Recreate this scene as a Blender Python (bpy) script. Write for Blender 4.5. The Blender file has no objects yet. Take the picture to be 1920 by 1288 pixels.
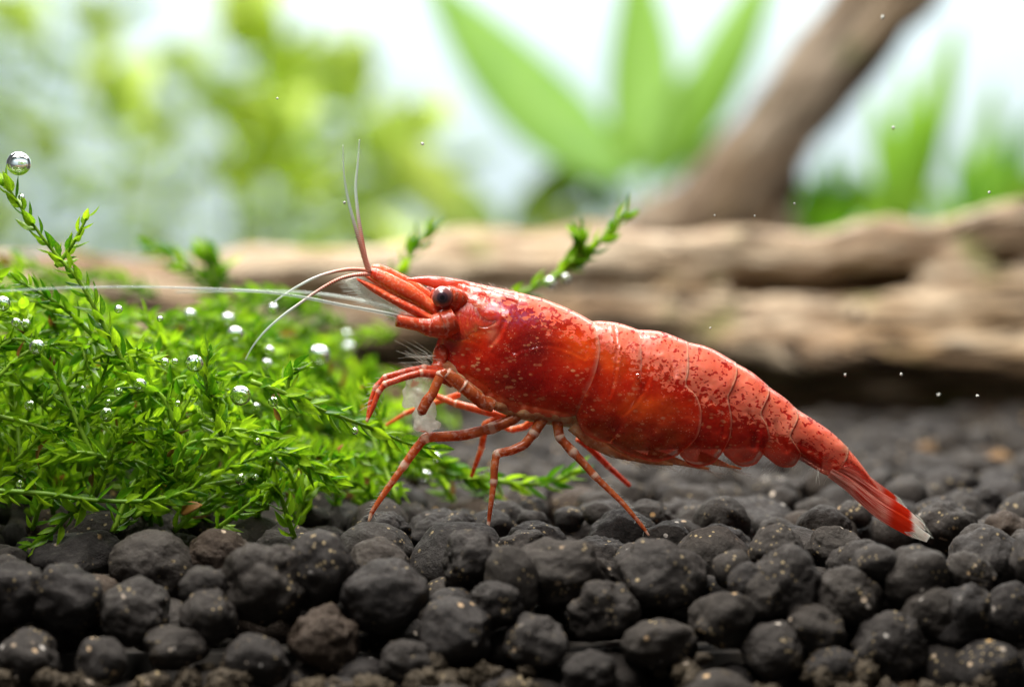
import bpy, math, random
import numpy as np
from mathutils import Vector, Matrix, noise as mnoise

# ------------------------------------------------------------------ camera, world, lamps, exposure
S = bpy.context.scene
U = 0.01                       # the scene is worked out in centimetres, built in metres
D, FPX, W0, HZ = 14.0, 5600.0, 1920.0, 336.0     # camera distance (cm), focal length and horizon of the 1920 px photograph
ZC = 1.615                     # camera height above the gravel (cm)
PITCH = math.atan((644 - HZ) / FPX)
cam_d = bpy.data.cameras.new('camera'); cam = bpy.data.objects.new('camera', cam_d)
S.collection.objects.link(cam); S.camera = cam
cam.location = (0, -D * U, ZC * U); cam.rotation_euler = (math.pi / 2 - PITCH, 0, 0)
cam_d.sensor_width = 36; cam_d.lens = FPX / W0 * 36; cam_d.clip_start = 0.005; cam_d.clip_end = 20
cam_d.dof.use_dof = True; cam_d.dof.focus_distance = (D - 0.02) * U; cam_d.dof.aperture_fstop = 33
world = bpy.data.worlds.new('World'); S.world = world; world.use_nodes = True
bg = world.node_tree.nodes['Background']; bg.inputs[0].default_value = (0.95, 0.98, 1.0, 1); bg.inputs[1].default_value = 0.095
def lamp(name, loc, target, size, size_y, power, col):
    d = bpy.data.lights.new(name, 'AREA'); d.shape = 'RECTANGLE'; d.size = size * U; d.size_y = size_y * U
    d.energy = power; d.color = col
    o = bpy.data.objects.new(name, d); S.collection.objects.link(o)
    o.location = Vector(loc) * U
    o.rotation_euler = (Vector(target) - Vector(loc)).to_track_quat('-Z', 'Y').to_euler()
    return o
lamp('tank_lamp', (-2.2, 2.6, 12.5), (-.3, 0.0, 0), 9, 5, 0.46, (1.0, 0.965, 0.90))
lamp('tank_lamp_rear', (0, 18, 13), (0, 20, 0), 26, 8, 1.0, (1.0, 0.985, 0.95))
lamp('wall_gradient_fill', (0, 32, 8.2), (0, 36, 5), 34, 3, 0.30, (1.0, 1.0, 0.98))  # added lamp close to the wall, whitens its top and fades downwards
lamp('front_fill', (-2.5, -4.5, 12), (0.3, 0, 0.6), 5, 5, 0.18, (1.0, 0.97, 0.94))  # added soft fill from front and above, brightens the shrimp's near side
S.view_settings.view_transform = 'Standard'; S.view_settings.look = 'None'
S.view_settings.exposure = 0; S.view_settings.gamma = 1; S.view_settings.use_curve_mapping = False

# ------------------------------------------------------------------ helpers
random.seed(7); rng = np.random.default_rng(7)
COL = S.collection
FWD = np.array([0, math.cos(PITCH), -math.sin(PITCH)]); UPV = np.array([0, math.sin(PITCH), math.cos(PITCH)])
def ray(px, py):
    return FPX * FWD + (px - 960) * np.array([1., 0, 0]) - (py - 644) * UPV
def P(px, py, y=0.0):
    d = ray(px, py); t = (y + D) / d[1]
    return np.array([0, -D, ZC]) + d * t
def pxs(y):                     # px per cm at depth y
    return FPX / (D + y)
def sm(a, b, x):
    t = np.clip((x - a) / (b - a), 0, 1); return t * t * (3 - 2 * t)
def mesh(name, V, F, mat, parent=None, loc=(0, 0, 0), smooth=True, attrs=None, mats=None, midx=None):
    """V in cm in world space; the object's origin is put at loc (cm)."""
    V = (np.asarray(V, float) - np.asarray(loc, float)) * U
    m = bpy.data.meshes.new(name)
    m.from_pydata(V.tolist(), [], [tuple(int(i) for i in f) for f in F])
    if smooth: m.polygons.foreach_set('use_smooth', [True] * len(m.polygons))
    for a, arr in (attrs or {}).items():
        arr = np.asarray(arr, float)
        if arr.ndim == 1:
            m.attributes.new(a, 'FLOAT', 'POINT').data.foreach_set('value', arr)
        else:
            m.attributes.new(a, 'FLOAT_VECTOR', 'POINT').data.foreach_set('vector', arr.ravel())
    for mm in (mats or [mat]): m.materials.append(mm)
    if midx is not None: m.polygons.foreach_set('material_index', midx)
    m.update()
    o = bpy.data.objects.new(name, m); COL.objects.link(o)
    place(o, parent, loc)
    return o
def place(o, parent, loc):
    loc = Vector(loc) * U
    if parent is not None:
        o.parent = parent; o.location = loc - parent_world(parent)
    else: o.location = loc
def parent_world(p):
    v = Vector(p.location)
    while p.parent: p = p.parent; v += Vector(p.location)
    return v
def tag(o, label=None, cat=None, group=None, kind=None):
    if label: o['label'] = label
    if cat: o['category'] = cat
    if group: o['group'] = group
    if kind: o['kind'] = kind
    return o
def empty(name, loc, label, cat, group=None):
    o = bpy.data.objects.new(name, None); COL.objects.link(o); o.empty_display_size = 0.002
    o.location = Vector(loc) * U
    return tag(o, label, cat, group)
def join(parts):
    Vs, Fs, n = [], [], 0
    for V, F in parts:
        Vs.append(np.asarray(V, float)); Fs += [tuple(i + n for i in f) for f in F]; n += len(V)
    return np.concatenate(Vs), Fs
def crom(pts, n):
    p = np.asarray(pts, float); p = np.vstack([2 * p[0] - p[1], p, 2 * p[-1] - p[-2]])
    k = len(p) - 3; out = []
    for q in np.linspace(0, k, n):
        i = min(int(q), k - 1); t = q - i
        a, b, c, d = p[i:i + 4]
        out.append(0.5 * (2 * b + (c - a) * t + (2 * a - 5 * b + 4 * c - d) * t * t + (3 * b - a - 3 * c + d) * t ** 3))
    return np.array(out)
def tube(pts, rad, sides=10, flat=1.0, cap=True):
    pts = np.asarray(pts, float); n = len(pts); rad = np.broadcast_to(np.asarray(rad, float), (n,))
    T = np.gradient(pts, axis=0); T /= np.linalg.norm(T, axis=1)[:, None] + 1e-12
    ref = np.array([0, 1., 0]) if abs(T[0][1]) < 0.9 else np.array([1., 0, 0])
    V = []; nrm = np.cross(T[0], ref); nrm /= np.linalg.norm(nrm)
    for i in range(n):
        nrm = nrm - T[i] * nrm.dot(T[i]); nrm /= np.linalg.norm(nrm) + 1e-12
        b = np.cross(T[i], nrm)
        for k in range(sides):
            a = 2 * math.pi * k / sides
            V.append(pts[i] + rad[i] * (math.cos(a) * nrm + flat * math.sin(a) * b))
    F = [(i * sides + k, i * sides + (k + 1) % sides, (i + 1) * sides + (k + 1) % sides, (i + 1) * sides + k)
         for i in range(n - 1) for k in range(sides)]
    if cap:
        V.append(pts[0]); V.append(pts[-1]); c0, c1 = len(V) - 2, len(V) - 1
        F += [(c0, (k + 1) % sides, k) for k in range(sides)]
        F += [(c1, (n - 1) * sides + k, (n - 1) * sides + (k + 1) % sides) for k in range(sides)]
    return np.array(V), F
def ico(sub):
    import bmesh
    bm = bmesh.new(); bmesh.ops.create_icosphere(bm, subdivisions=sub, radius=1)
    V = np.array([v.co[:] for v in bm.verts]); F = [tuple(v.index for v in f.verts) for f in bm.faces]; bm.free()
    return V, F

# ------------------------------------------------------------------ node helpers
class NT:
    def __init__(s, name):
        s.m = bpy.data.materials.new(name); s.m.use_nodes = True; s.t = s.m.node_tree; s.t.nodes.clear()
        s.out = s.n('ShaderNodeOutputMaterial')
    def n(s, kind, **kw):
        nd = s.t.nodes.new(kind)
        for k, v in kw.items(): setattr(nd, k, v)
        return nd
    def set(s, sock, v):
        if hasattr(v, 'is_linked'): s.t.links.new(v, sock)
        elif isinstance(v, (tuple, list)): sock.default_value = tuple(v) + ((1,) if len(v) == 3 and len(sock.default_value) == 4 else ())
        else: sock.default_value = v
    def math(s, op, a, b=0.0, c=None, clamp=False):
        nd = s.n('ShaderNodeMath', operation=op, use_clamp=clamp); s.set(nd.inputs[0], a); s.set(nd.inputs[1], b)
        if c is not None: s.set(nd.inputs[2], c)
        return nd.outputs[0]
    def mix(s, f, a, b, mode='MIX'):
        nd = s.n('ShaderNodeMix', data_type='RGBA', blend_type=mode); s.set(nd.inputs[0], f); s.set(nd.inputs[6], a); s.set(nd.inputs[7], b)
        return nd.outputs[2]
    def ramp(s, x, a, b, lo=0.0, hi=1.0):
        nd = s.n('ShaderNodeMapRange', interpolation_type='SMOOTHSTEP'); s.set(nd.inputs[0], x)
        for i, v in enumerate((a, b, lo, hi)): s.set(nd.inputs[i + 1], v)
        return nd.outputs[0]
    def scale(s, v, k):
        nd = s.n('ShaderNodeVectorMath', operation='MULTIPLY'); s.set(nd.inputs[0], v)
        nd.inputs[1].default_value = k if isinstance(k, tuple) else (k, k, k)
        return nd.outputs[0]
    def add(s, v, w):
        nd = s.n('ShaderNodeVectorMath', operation='ADD'); s.set(nd.inputs[0], v); s.set(nd.inputs[1], w); return nd.outputs[0]
    def noise(s, v, sc, det=3, rough=0.55, dist=0.0):
        nd = s.n('ShaderNodeTexNoise'); s.set(nd.inputs['Vector'], v); nd.inputs['Scale'].default_value = sc
        nd.inputs['Detail'].default_value = det; nd.inputs['Roughness'].default_value = rough; nd.inputs['Distortion'].default_value = dist
        return nd.outputs[0]
    def voro(s, v, sc, out=0, feature='F1', rnd=1.0):
        nd = s.n('ShaderNodeTexVoronoi', feature=feature); s.set(nd.inputs['Vector'], v); nd.inputs['Scale'].default_value = sc
        nd.inputs['Randomness'].default_value = rnd
        return nd.outputs[out]
    def obj_cm(s):
        return s.scale(s.n('ShaderNodeTexCoord').outputs['Object'], 1 / U)
    def attr(s, name, out='Vector'):
        return s.n('ShaderNodeAttribute', attribute_name=name).outputs[out]
    def sep(s, v):
        nd = s.n('ShaderNodeSeparateXYZ'); s.set(nd.inputs[0], v); return nd.outputs
    def bump(s, h, strength, dist_cm, normal=None):
        nd = s.n('ShaderNodeBump'); s.set(nd.inputs['Height'], h); nd.inputs['Strength'].default_value = strength
        nd.inputs['Distance'].default_value = dist_cm * U
        if normal is not None: s.set(nd.inputs['Normal'], normal)
        return nd.outputs[0]
    def pbr(s, color, rough=0.5, **kw):
        nd = s.n('ShaderNodeBsdfPrincipled'); s.set(nd.inputs['Base Color'], color); s.set(nd.inputs['Roughness'], rough)
        for k, v in kw.items(): s.set(nd.inputs[k.replace('_', ' ')], v)
        return nd
    def done(s, sh):
        s.t.links.new(sh, s.out.inputs['Surface']); return s.m
def leaf_mat(name, c_lo, c_hi, transl=0.5, rough=0.35, var=1.0, vein=False):
    t = NT(name); oi = t.n('ShaderNodeObjectInfo').outputs['Random']
    v = t.obj_cm(); n = t.noise(v, 6 * var, 3)
    at = t.attr('shade', 'Fac')
    f = t.ramp(t.math('ADD', t.math('MULTIPLY', n, 0.6), t.math('MULTIPLY', t.math('ADD', at, oi), 0.4)), 0.25, 0.85)
    col = t.mix(f, c_lo, c_hi)
    col = t.mix(t.ramp(at, -0.3, -0.8), col, (0.20, 0.10, 0.03))
    p = t.pbr(col, rough, Specular_IOR_Level=0.3)
    if vein:
        t.set(p.inputs['Normal'], t.bump(t.noise(v, 60, 2), 0.25, 0.01))
    tr = t.n('ShaderNodeBsdfTranslucent'); t.set(tr.inputs[0], t.mix(1.0, col, (1.0, 1.0, 0.55), 'MULTIPLY'))
    ms = t.n('ShaderNodeMixShader'); ms.inputs[0].default_value = transl
    t.t.links.new(p.outputs[0], ms.inputs[1]); t.t.links.new(tr.outputs[0], ms.inputs[2])
    return t.done(ms.outputs[0])

# ------------------------------------------------------------------ materials
def pellet_mat(name, tone, tint):
    t = NT(name); oi = t.n('ShaderNodeObjectInfo').outputs['Random']
    at = t.attr('shade', 'Fac'); rnd = t.math('FRACT', t.math('ADD', oi, at))
    cb = t.n('ShaderNodeCombineXYZ'); t.set(cb.inputs[0], t.math('MULTIPLY', rnd, 37.0)); t.set(cb.inputs[1], t.math('MULTIPLY', rnd, 11.0))
    v = t.add(t.obj_cm(), cb.outputs[0])
    n1 = t.noise(v, 7, 4); n2 = t.noise(v, 38, 5, 0.65); n3 = t.noise(v, 150, 3, 0.6)
    c = t.mix(t.ramp(n1, 0.32, 0.7), tuple(x * 0.62 for x in tone), tone)
    c = t.mix(t.math('MULTIPLY', t.ramp(n2, 0.48, 0.72), 0.55), c, tint)
    c = t.mix(t.ramp(rnd, 0.0, 1.0, 0.0, 0.35), c, t.mix(t.ramp(rnd, 0.945, 0.955), (0.050, 0.040, 0.030), (0.085, 0.052, 0.028)))
    # mineral flecks, dense in some places and absent in others
    f1 = t.math('MULTIPLY', t.ramp(t.voro(v, 30), 0.28, 0.18), t.ramp(t.noise(v, 6, 2), 0.53, 0.64))
    f2 = t.math('MULTIPLY', t.ramp(t.voro(v, 11), 0.20, 0.13), t.ramp(t.noise(t.add(v, (3.1, 7.7, 1.3)), 5, 2), 0.54, 0.60))
    vc = t.n('ShaderNodeTexVoronoi'); t.set(vc.inputs['Vector'], v); vc.inputs['Scale'].default_value = 11
    fc = t.mix(t.sep(vc.outputs['Color'])[0], (0.50, 0.30, 0.11), (0.55, 0.52, 0.48))
    c = t.mix(t.math('MULTIPLY', f1, 0.75), c, (0.42, 0.32, 0.17)); c = t.mix(f2, c, fc)
    h = t.math('ADD', t.math('MULTIPLY', n2, 1.0), t.math('MULTIPLY', n3, 0.35))
    p = t.pbr(c, t.ramp(n2, 0.3, 0.7, 0.75, 0.55), Specular_IOR_Level=0.16, Normal=t.bump(h, 0.6, 0.03))
    return t.done(p.outputs[0])
M = {}
M['pellet'] = pellet_mat('pellet', (0.031, 0.027, 0.025), (0.060, 0.050, 0.043))
M['pellet_red'] = pellet_mat('pellet_red', (0.085, 0.028, 0.018), (0.15, 0.05, 0.03))
M['pellet_ochre'] = pellet_mat('pellet_ochre', (0.30, 0.17, 0.07), (0.42, 0.25, 0.11))
M['mulm'] = pellet_mat('mulm', (0.06, 0.045, 0.027), (0.11, 0.08, 0.048))
M['moss'] = leaf_mat('moss', (0.05, 0.19, 0.006), (0.42, 0.66, 0.03), 0.58, 0.32)
M['moss_stem'] = leaf_mat('moss_stem', (0.10, 0.24, 0.012), (0.26, 0.44, 0.03), 0.35, 0.4)
M['sword'] = leaf_mat('sword', (0.06, 0.22, 0.02), (0.20, 0.38, 0.04), 0.55, 0.4, 0.3)
M['stemleaf'] = leaf_mat('stemleaf', (0.40, 0.56, 0.14), (0.66, 0.78, 0.18), 0.55, 0.45, 0.4)  # leaf colour paled to stand in for haze in the water
M['grassleaf'] = leaf_mat('grassleaf', (0.14, 0.36, 0.03), (0.32, 0.56, 0.05), 0.5, 0.45, 0.4)
M['dead_leaf'] = leaf_mat('dead_leaf', (0.22, 0.09, 0.02), (0.42, 0.20, 0.05), 0.35, 0.5)
def wood_mat(name='driftwood', k=1.0):
    t = NT(name); v = t.obj_cm()
    g = t.attr('grain')
    gv = t.scale(g, (1.0, 9.0, 9.0))
    n1 = t.noise(gv, 0.6, 5, 0.62, 0.8); n2 = t.noise(gv, 3.2, 4, 0.6); n3 = t.noise(v, 0.8, 3)
    c = t.mix(t.ramp(n1, 0.36, 0.74), (0.24, 0.155, 0.09), (0.80, 0.68, 0.52))
    c = t.mix(t.math('MULTIPLY', t.ramp(n2, 0.52, 0.66), 0.5), c, (0.24, 0.165, 0.10))
    c = t.mix(t.math('MULTIPLY', t.ramp(n3, 0.45, 0.7), 0.5), c, (0.42, 0.28, 0.14))
    c = t.mix(t.math('MULTIPLY', t.ramp(t.noise(v, 1.7, 3), 0.60, 0.70), 0.55), c, (0.14, 0.19, 0.03))
    crack = t.ramp(t.math('ABSOLUTE', t.math('SUBTRACT', t.noise(t.scale(g, (0.5, 4.0, 4.0)), 0.9, 3, 0.5, 1.2), 0.5)), 0.004, 0.028)
    c = t.mix(crack, (0.04, 0.025, 0.015), c)
    c = t.mix(1.0, c, (k, k * .98, k * .95), 'MULTIPLY')
    p = t.pbr(c, 0.75, Specular_IOR_Level=0.3, Normal=t.bump(t.math('ADD', t.math('ADD', n1, n2), crack), 0.6, 0.06))
    return t.done(p.outputs[0])
M['wood'] = wood_mat(); M['wood_branch'] = wood_mat('driftwood_branch', 0.50)
def simple(name, c1, c2, sc, rough, **kw):
    t = NT(name); n = t.noise(t.obj_cm(), sc, 4)
    return t.done(t.pbr(t.mix(t.ramp(n, 0.3, 0.7), c1, c2), rough, **kw).outputs[0])
M['bed'] = simple('bed', (0.018, 0.015, 0.012), (0.04, 0.032, 0.025), 6, 0.9)
M['wall'] = simple('wall', (0.34, 0.42, 0.46), (0.40, 0.47, 0.50), 0.12, 0.6)
M['speck'] = simple('speck', (0.42, 0.44, 0.40), (0.55, 0.55, 0.5), 30, 0.5)
def bubble_mat():
    t = NT('bubble'); g = t.n('ShaderNodeBsdfGlass'); g.inputs['IOR'].default_value = 0.80; g.inputs['Roughness'].default_value = 0.0
    n = t.noise(t.obj_cm(), 14, 2)
    t.set(g.inputs['Color'], t.mix(n, (0.97, 0.99, 0.98), (1, 1, 1)))
    gl = t.n('ShaderNodeBsdfGlossy'); gl.inputs['Roughness'].default_value = 0.03
    ms = t.n('ShaderNodeMixShader'); ms.inputs[0].default_value = 0.03
    t.t.links.new(g.outputs[0], ms.inputs[1]); t.t.links.new(gl.outputs[0], ms.inputs[2])
    return t.done(ms.outputs[0])
M['bubble'] = bubble_mat()

# shrimp
def gauss(t, X, Y, cx, cy, rx, ry, power=1.0):
    a = t.math('POWER', t.math('DIVIDE', t.math('SUBTRACT', X, cx), rx), 2.0)
    # POWER of a negative base is fine for exponent 2 in Cycles
    b = t.math('POWER', t.math('DIVIDE', t.math('SUBTRACT', Y, cy), ry), 2.0)
    return t.math('MULTIPLY', t.math('EXPONENT', t.math('MULTIPLY', t.math('ADD', a, b), -1.0)), power)
def shell_mat():
    t = NT('shrimp_shell'); A = t.attr('side_map'); X, Y, T = t.sep(A)      # X, Y: side map in units of 1/4 cm; T: 0 dorsal .. 1 ventral
    n1 = t.noise(A, 1.6, 4); n2 = t.noise(t.add(A, (5, 3, 1)), 4.5, 4); nf = t.noise(A, 14, 3)
    c = t.mix(t.ramp(n1, 0.30, 0.68), (0.44, 0.006, 0.003), (0.80, 0.036, 0.008))
    c = t.mix(t.math('MULTIPLY', t.ramp(n2, 0.5, 0.72), 0.5), c, (0.84, 0.085, 0.02))
    # glowing orange patches seen through the shell
    for g in ((10.9, 6.45, .45, .35, .7), (11.5, 6.5, .35, .45, .8), (12.2, 6.75, .45, .25, .5), (12.1, 7.6, .7, .25, .6), (8.7, 6.1, .5, .35, .45)):
        c = t.mix(gauss(t, X, Y, *g), c, (0.95, 0.19, 0.016))
    # amber brown lower side plates
    am = t.math('MULTIPLY', t.math('MULTIPLY', t.ramp(Y, 7.7, 8.15), t.ramp(X, 10.6, 10.9)), t.ramp(n1, 0.3, 0.55))
    am = t.math('MULTIPLY', am, t.ramp(X, 13.2, 12.4))
    c = t.mix(t.math('MULTIPLY', am, 0.8), c, (0.34, 0.075, 0.010))
    c = t.mix(gauss(t, X, Y, 11.52, 7.95, .13, .35, .9), c, (0.28, 0.004, 0.003))
    # organs and darker blotches under the carapace
    for g in ((10.0, 6.45, .45, .45, .8), (9.9, 6.95, .5, .3, .5), (9.4, 7.3, .5, .3, .5), (11.18, 6.85, .10, .15, .8)):
        c = t.mix(gauss(t, X, Y, *g), c, (0.14, 0.006, 0.010))
    pu = t.math('MULTIPLY', t.math('ADD', gauss(t, X, Y, 9.3, 5.68, .32, .12), gauss(t, X, Y, 9.75, 5.9, .5, .16), clamp=True), t.ramp(nf, 0.35, 0.6))
    c = t.mix(t.math('MULTIPLY', pu, 0.9), c, (0.36, 0.10, 0.24))
    c = t.mix(t.math('MULTIPLY', gauss(t, X, Y, 9.25, 6.2, .10, .22), 0.7), c, (0.62, 0.24, 0.14))
    # pale pigment dots, elongated, gathered in patches
    vd = t.add(A, t.scale(t.n('ShaderNodeTexNoise').outputs[1], 0.0))
    dots = t.ramp(t.voro(t.scale(A, (0.75, 1.25, 1.0)), 8.5), 0.36, 0.24)
    big = t.ramp(t.noise(t.add(A, (9, 1, 4)), 2.2, 2), 0.47, 0.62)
    rows = t.math('ADD', gauss(t, X, Y, 10.75, 6.91, .32, .06, 1.2), gauss(t, X, Y, 10.6, 7.41, .28, .05, 1.2), clamp=True)
    rows = t.math('ADD', rows, gauss(t, X, Y, 9.1, 6.75, .6, .12, .8), clamp=True)
    dots = t.math('MULTIPLY', dots, t.math('MULTIPLY', t.math('ADD', t.math('MULTIPLY', big, 0.75), rows, clamp=True), 0.9))
    c = t.mix(dots, c, (0.88, 0.40, 0.18))
    sd = t.math('MULTIPLY', t.ramp(t.voro(t.add(A, (2, 2, 2)), 19), 0.26, 0.14), t.ramp(n2, 0.42, 0.6))
    c = t.mix(t.math('MULTIPLY', sd, 0.75), c, (0.90, 0.42, 0.25))
    # opaque salmon pigment along the back, eaten into by dark red worm-like gaps; it reaches lower towards the tail
    lim = t.ramp(X, 9.2, 15.2, 0.09, 0.50)
    draw = t.math('SUBTRACT', t.math('ADD', lim, t.math('MULTIPLY', t.math('SUBTRACT', n2, 0.5), 0.30)), T)
    dens = t.math('MULTIPLY', t.ramp(draw, -0.22, 0.16, 0.0, 0.90), t.ramp(X, 8.2, 9.2))
    fine = t.ramp(t.noise(t.scale(A, (1.0, 1.25, 1.0)), 9, 2, 0.5, 0.5), 0.30, 0.70)
    gaps = t.ramp(t.math('SUBTRACT', dens, fine), -0.03, 0.05); dm = dens
    hol = t.ramp(t.voro(t.add(A, (1, 8, 3)), 9), 0.16, 0.22)
    gaps = t.math('MULTIPLY', gaps, t.math('MAXIMUM', hol, t.ramp(T, 0.05, 0.0)))
    c = t.mix(t.math('MULTIPLY', dens, 0.85), c, (0.36, 0.008, 0.004))
    sal = t.mix(t.ramp(n1, 0.3, 0.7), (0.68, 0.105, 0.05), (0.78, 0.19, 0.105))
    c = t.mix(t.math('MULTIPLY', gaps, 0.92), c, sal)
    # head: lighter, fleshy
    c = t.mix(t.math('MULTIPLY', t.math('MULTIPLY', t.ramp(X, 9.3, 8.5), t.ramp(T, 0.5, 0.2)), 0.6), c, (0.74, 0.13, 0.065))
    # clear hind rims of the plates
    rim = t.attr('rim', 'Fac')
    c = t.mix(t.math('MULTIPLY', rim, 0.75), c, (0.85, 0.34, 0.22))
    # pale belly membrane
    bel = t.attr('belly', 'Fac')
    c = t.mix(t.math('MULTIPLY', bel, t.ramp(n2, 0.25, 0.6, 0.55, 1.0)), c, t.mix(t.ramp(nf, 0.4, 0.65), (0.70, 0.30, 0.12), (0.86, 0.58, 0.32)))
    h = t.math('ADD', t.math('MULTIPLY', t.noise(A, 2.6, 2), 1.0), t.math('MULTIPLY', nf, 0.10))
    h = t.math('ADD', h, t.math('MULTIPLY', gaps, 0.04))
    nb = t.bump(h, 0.33, 0.035)
    p = t.pbr(c, t.ramp(dm, 0.2, 0.9, 0.13, 0.42), Subsurface_Weight=0.5, Subsurface_Scale=0.06 * U, Specular_IOR_Level=0.55, Normal=nb,
              Coat_Weight=0.3, Coat_Roughness=0.06)
    p.inputs['Subsurface Radius'].default_value = (1.0, 0.22, 0.10)
    tr = t.n('ShaderNodeBsdfTranslucent'); t.set(tr.inputs[0], t.mix(1.0, c, (1.0, 0.7, 0.6), 'MULTIPLY'))
    ms = t.n('ShaderNodeMixShader'); ms.inputs[0].default_value = 0.16
    t.t.links.new(p.outputs[0], ms.inputs[1]); t.t.links.new(tr.outputs[0], ms.inputs[2])
    # the shell itself is see-through where it carries no opaque pigment: the muscle below shows
    tp = t.n('ShaderNodeBsdfTransparent'); t.set(tp.inputs[0], (1.0, 0.62, 0.52))
    op = t.math('MAXIMUM', t.math('MULTIPLY', gaps, 0.95), t.ramp(n2, 0.3, 0.7, 0.40, 0.66)); op = t.math('MAXIMUM', op, t.math('MULTIPLY', rim, 0.8))
    op = t.math('MAXIMUM', op, t.ramp(X, 8.9, 8.6, 0.0, 0.9)); op = t.math('MAXIMUM', op, t.math('MAXIMUM', dots, t.math('MULTIPLY', sd, 0.75)))
    m2 = t.n('ShaderNodeMixShader'); t.set(m2.inputs[0], op)
    t.t.links.new(tp.outputs[0], m2.inputs[1]); t.t.links.new(ms.outputs[0], m2.inputs[2])
    return t.done(m2.outputs[0])
def muscle_mat():
    t = NT('shrimp_muscle'); A = t.attr('side_map'); X, Y, T = t.sep(A)
    n = t.noise(A, 2.4, 4); fib = t.noise(t.scale(A, (5.0, 1.6, 1.0)), 4.0, 3, 0.6, 0.5)
    c = t.mix(t.ramp(n, 0.32, 0.68), (0.50, 0.010, 0.006), (0.84, 0.050, 0.016))
    c = t.mix(t.math('MULTIPLY', t.ramp(fib, 0.5, 0.66), 0.5), c, (0.90, 0.13, 0.03))
    for g in ((10.0, 6.4, .42, .42, .9), (9.6, 5.95, .4, .22, .7), (10.6, 6.0, .5, .16, .7), (9.5, 7.1, .3, .3, .6), (11.6, 6.6, .10, .5, .6), (12.4, 6.9, .08, .5, .5), (13.2, 7.3, .08, .4, .5)):
        c = t.mix(gauss(t, X, Y, *g), c, (0.10, 0.006, 0.018))
    for g in ((10.9, 6.4, .35, .35, .8), (11.4, 6.9, .3, .5, .6), (12.0, 7.6, .5, .35, .8), (9.1, 6.4, .3, .3, .4)):
        c = t.mix(gauss(t, X, Y, *g), c, (0.98, 0.16, 0.02))
    bel = t.attr('belly', 'Fac')
    c = t.mix(bel, c, t.mix(t.ramp(n, 0.4, 0.65), (0.70, 0.30, 0.12), (0.86, 0.58, 0.32)))
    p = t.pbr(c, 0.3, Subsurface_Weight=0.7, Subsurface_Scale=0.09 * U, Specular_IOR_Level=0.4, Normal=t.bump(fib, 0.3, 0.02))
    p.inputs['Subsurface Radius'].default_value = (1.0, 0.2, 0.08)
    return t.done(p.outputs[0])
M['muscle'] = muscle_mat()
M['shell'] = shell_mat()
def limb_mat(name, c1, c2, pale, clear=0.25, sc=9):
    t = NT(name); v = t.obj_cm(); band = t.attr('band', 'Fac')
    n = t.noise(v, sc, 4); n2 = t.noise(v, sc * 5, 3)
    c = t.mix(t.ramp(n, 0.32, 0.68), c1, c2)
    c = t.mix(t.math('MULTIPLY', t.ramp(n2, 0.52, 0.64), 0.45), c, pale)
    c = t.mix(t.ramp(t.math('ADD', band, t.math('MULTIPLY', t.math('SUBTRACT', n2, 0.5), 0.5)), 0.3, 0.75), c, pale)
    p = t.pbr(c, 0.25, Subsurface_Weight=0.4, Subsurface_Scale=0.03 * U, Specular_IOR_Level=0.5, Normal=t.bump(n2, 0.3, 0.012))
    p.inputs['Subsurface Radius'].default_value = (1.0, 0.35, 0.2)
    tr = t.n('ShaderNodeBsdfTranslucent'); t.set(tr.inputs[0], c)
    ms = t.n('ShaderNodeMixShader'); ms.inputs[0].default_value = clear
    t.t.links.new(p.outputs[0], ms.inputs[1]); t.t.links.new(tr.outputs[0], ms.inputs[2])
    return t.done(ms.outputs[0])
M['limb'] = limb_mat('limb', (0.42, 0.065, 0.016), (0.74, 0.22, 0.065), (0.86, 0.62, 0.48), 0.5)
M['limb_red'] = limb_mat('limb_red', (0.55, 0.05, 0.018), (0.74, 0.11, 0.035), (0.82, 0.45, 0.32))
M['limb_orange'] = limb_mat('limb_orange', (0.72, 0.13, 0.04), (0.85, 0.24, 0.08), (0.85, 0.55, 0.4))
M['peduncle'] = limb_mat('peduncle', (0.70, 0.055, 0.018), (0.88, 0.15, 0.045), (0.90, 0.42, 0.26), 0.15, 14)
M['coxa'] = limb_mat('coxa', (0.62, 0.20, 0.07), (0.88, 0.55, 0.28), (0.90, 0.70, 0.48), 0.4, 12)
def film_mat():
    t = NT('mouth_film'); v = t.obj_cm(); n = t.noise(v, 9, 4); n2 = t.noise(v, 40, 2)
    red = t.ramp(t.noise(t.add(v, (4, 4, 4)), 11, 2), 0.58, 0.66)
    c = t.mix(red, t.mix(n, (0.80, 0.72, 0.62), (0.92, 0.90, 0.84)), (0.62, 0.14, 0.05))
    p = t.pbr(c, 0.15, Specular_IOR_Level=0.6, Normal=t.bump(n2, 0.5, 0.01)); tl = t.n('ShaderNodeBsdfTranslucent'); t.set(tl.inputs[0], c)
    a = t.n('ShaderNodeMixShader'); a.inputs[0].default_value = 0.5; t.t.links.new(p.outputs[0], a.inputs[1]); t.t.links.new(tl.outputs[0], a.inputs[2])
    tp = t.n('ShaderNodeBsdfTransparent'); b = t.n('ShaderNodeMixShader'); t.set(b.inputs[0], t.math('MAXIMUM', t.ramp(n, 0.3, 0.7, 0.35, 0.75), t.math('MULTIPLY', red, 0.85)))
    t.t.links.new(tp.outputs[0], b.inputs[1]); t.t.links.new(a.outputs[0], b.inputs[2])
    return t.done(b.outputs[0])
def clear_mat(name, col, alpha, rough=0.2):
    t = NT(name); n = t.noise(t.obj_cm(), 25, 3)
    p = t.pbr(t.mix(n, tuple(x * 0.85 for x in col), col), rough, Specular_IOR_Level=0.5)
    tr = t.n('ShaderNodeBsdfTransparent'); ms = t.n('ShaderNodeMixShader')
    t.set(ms.inputs[0], t.ramp(n, 0.3, 0.7, alpha * 0.8, alpha))
    t.t.links.new(tr.outputs[0], ms.inputs[1]); t.t.links.new(p.outputs[0], ms.inputs[2])
    return t.done(ms.outputs[0])
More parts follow.
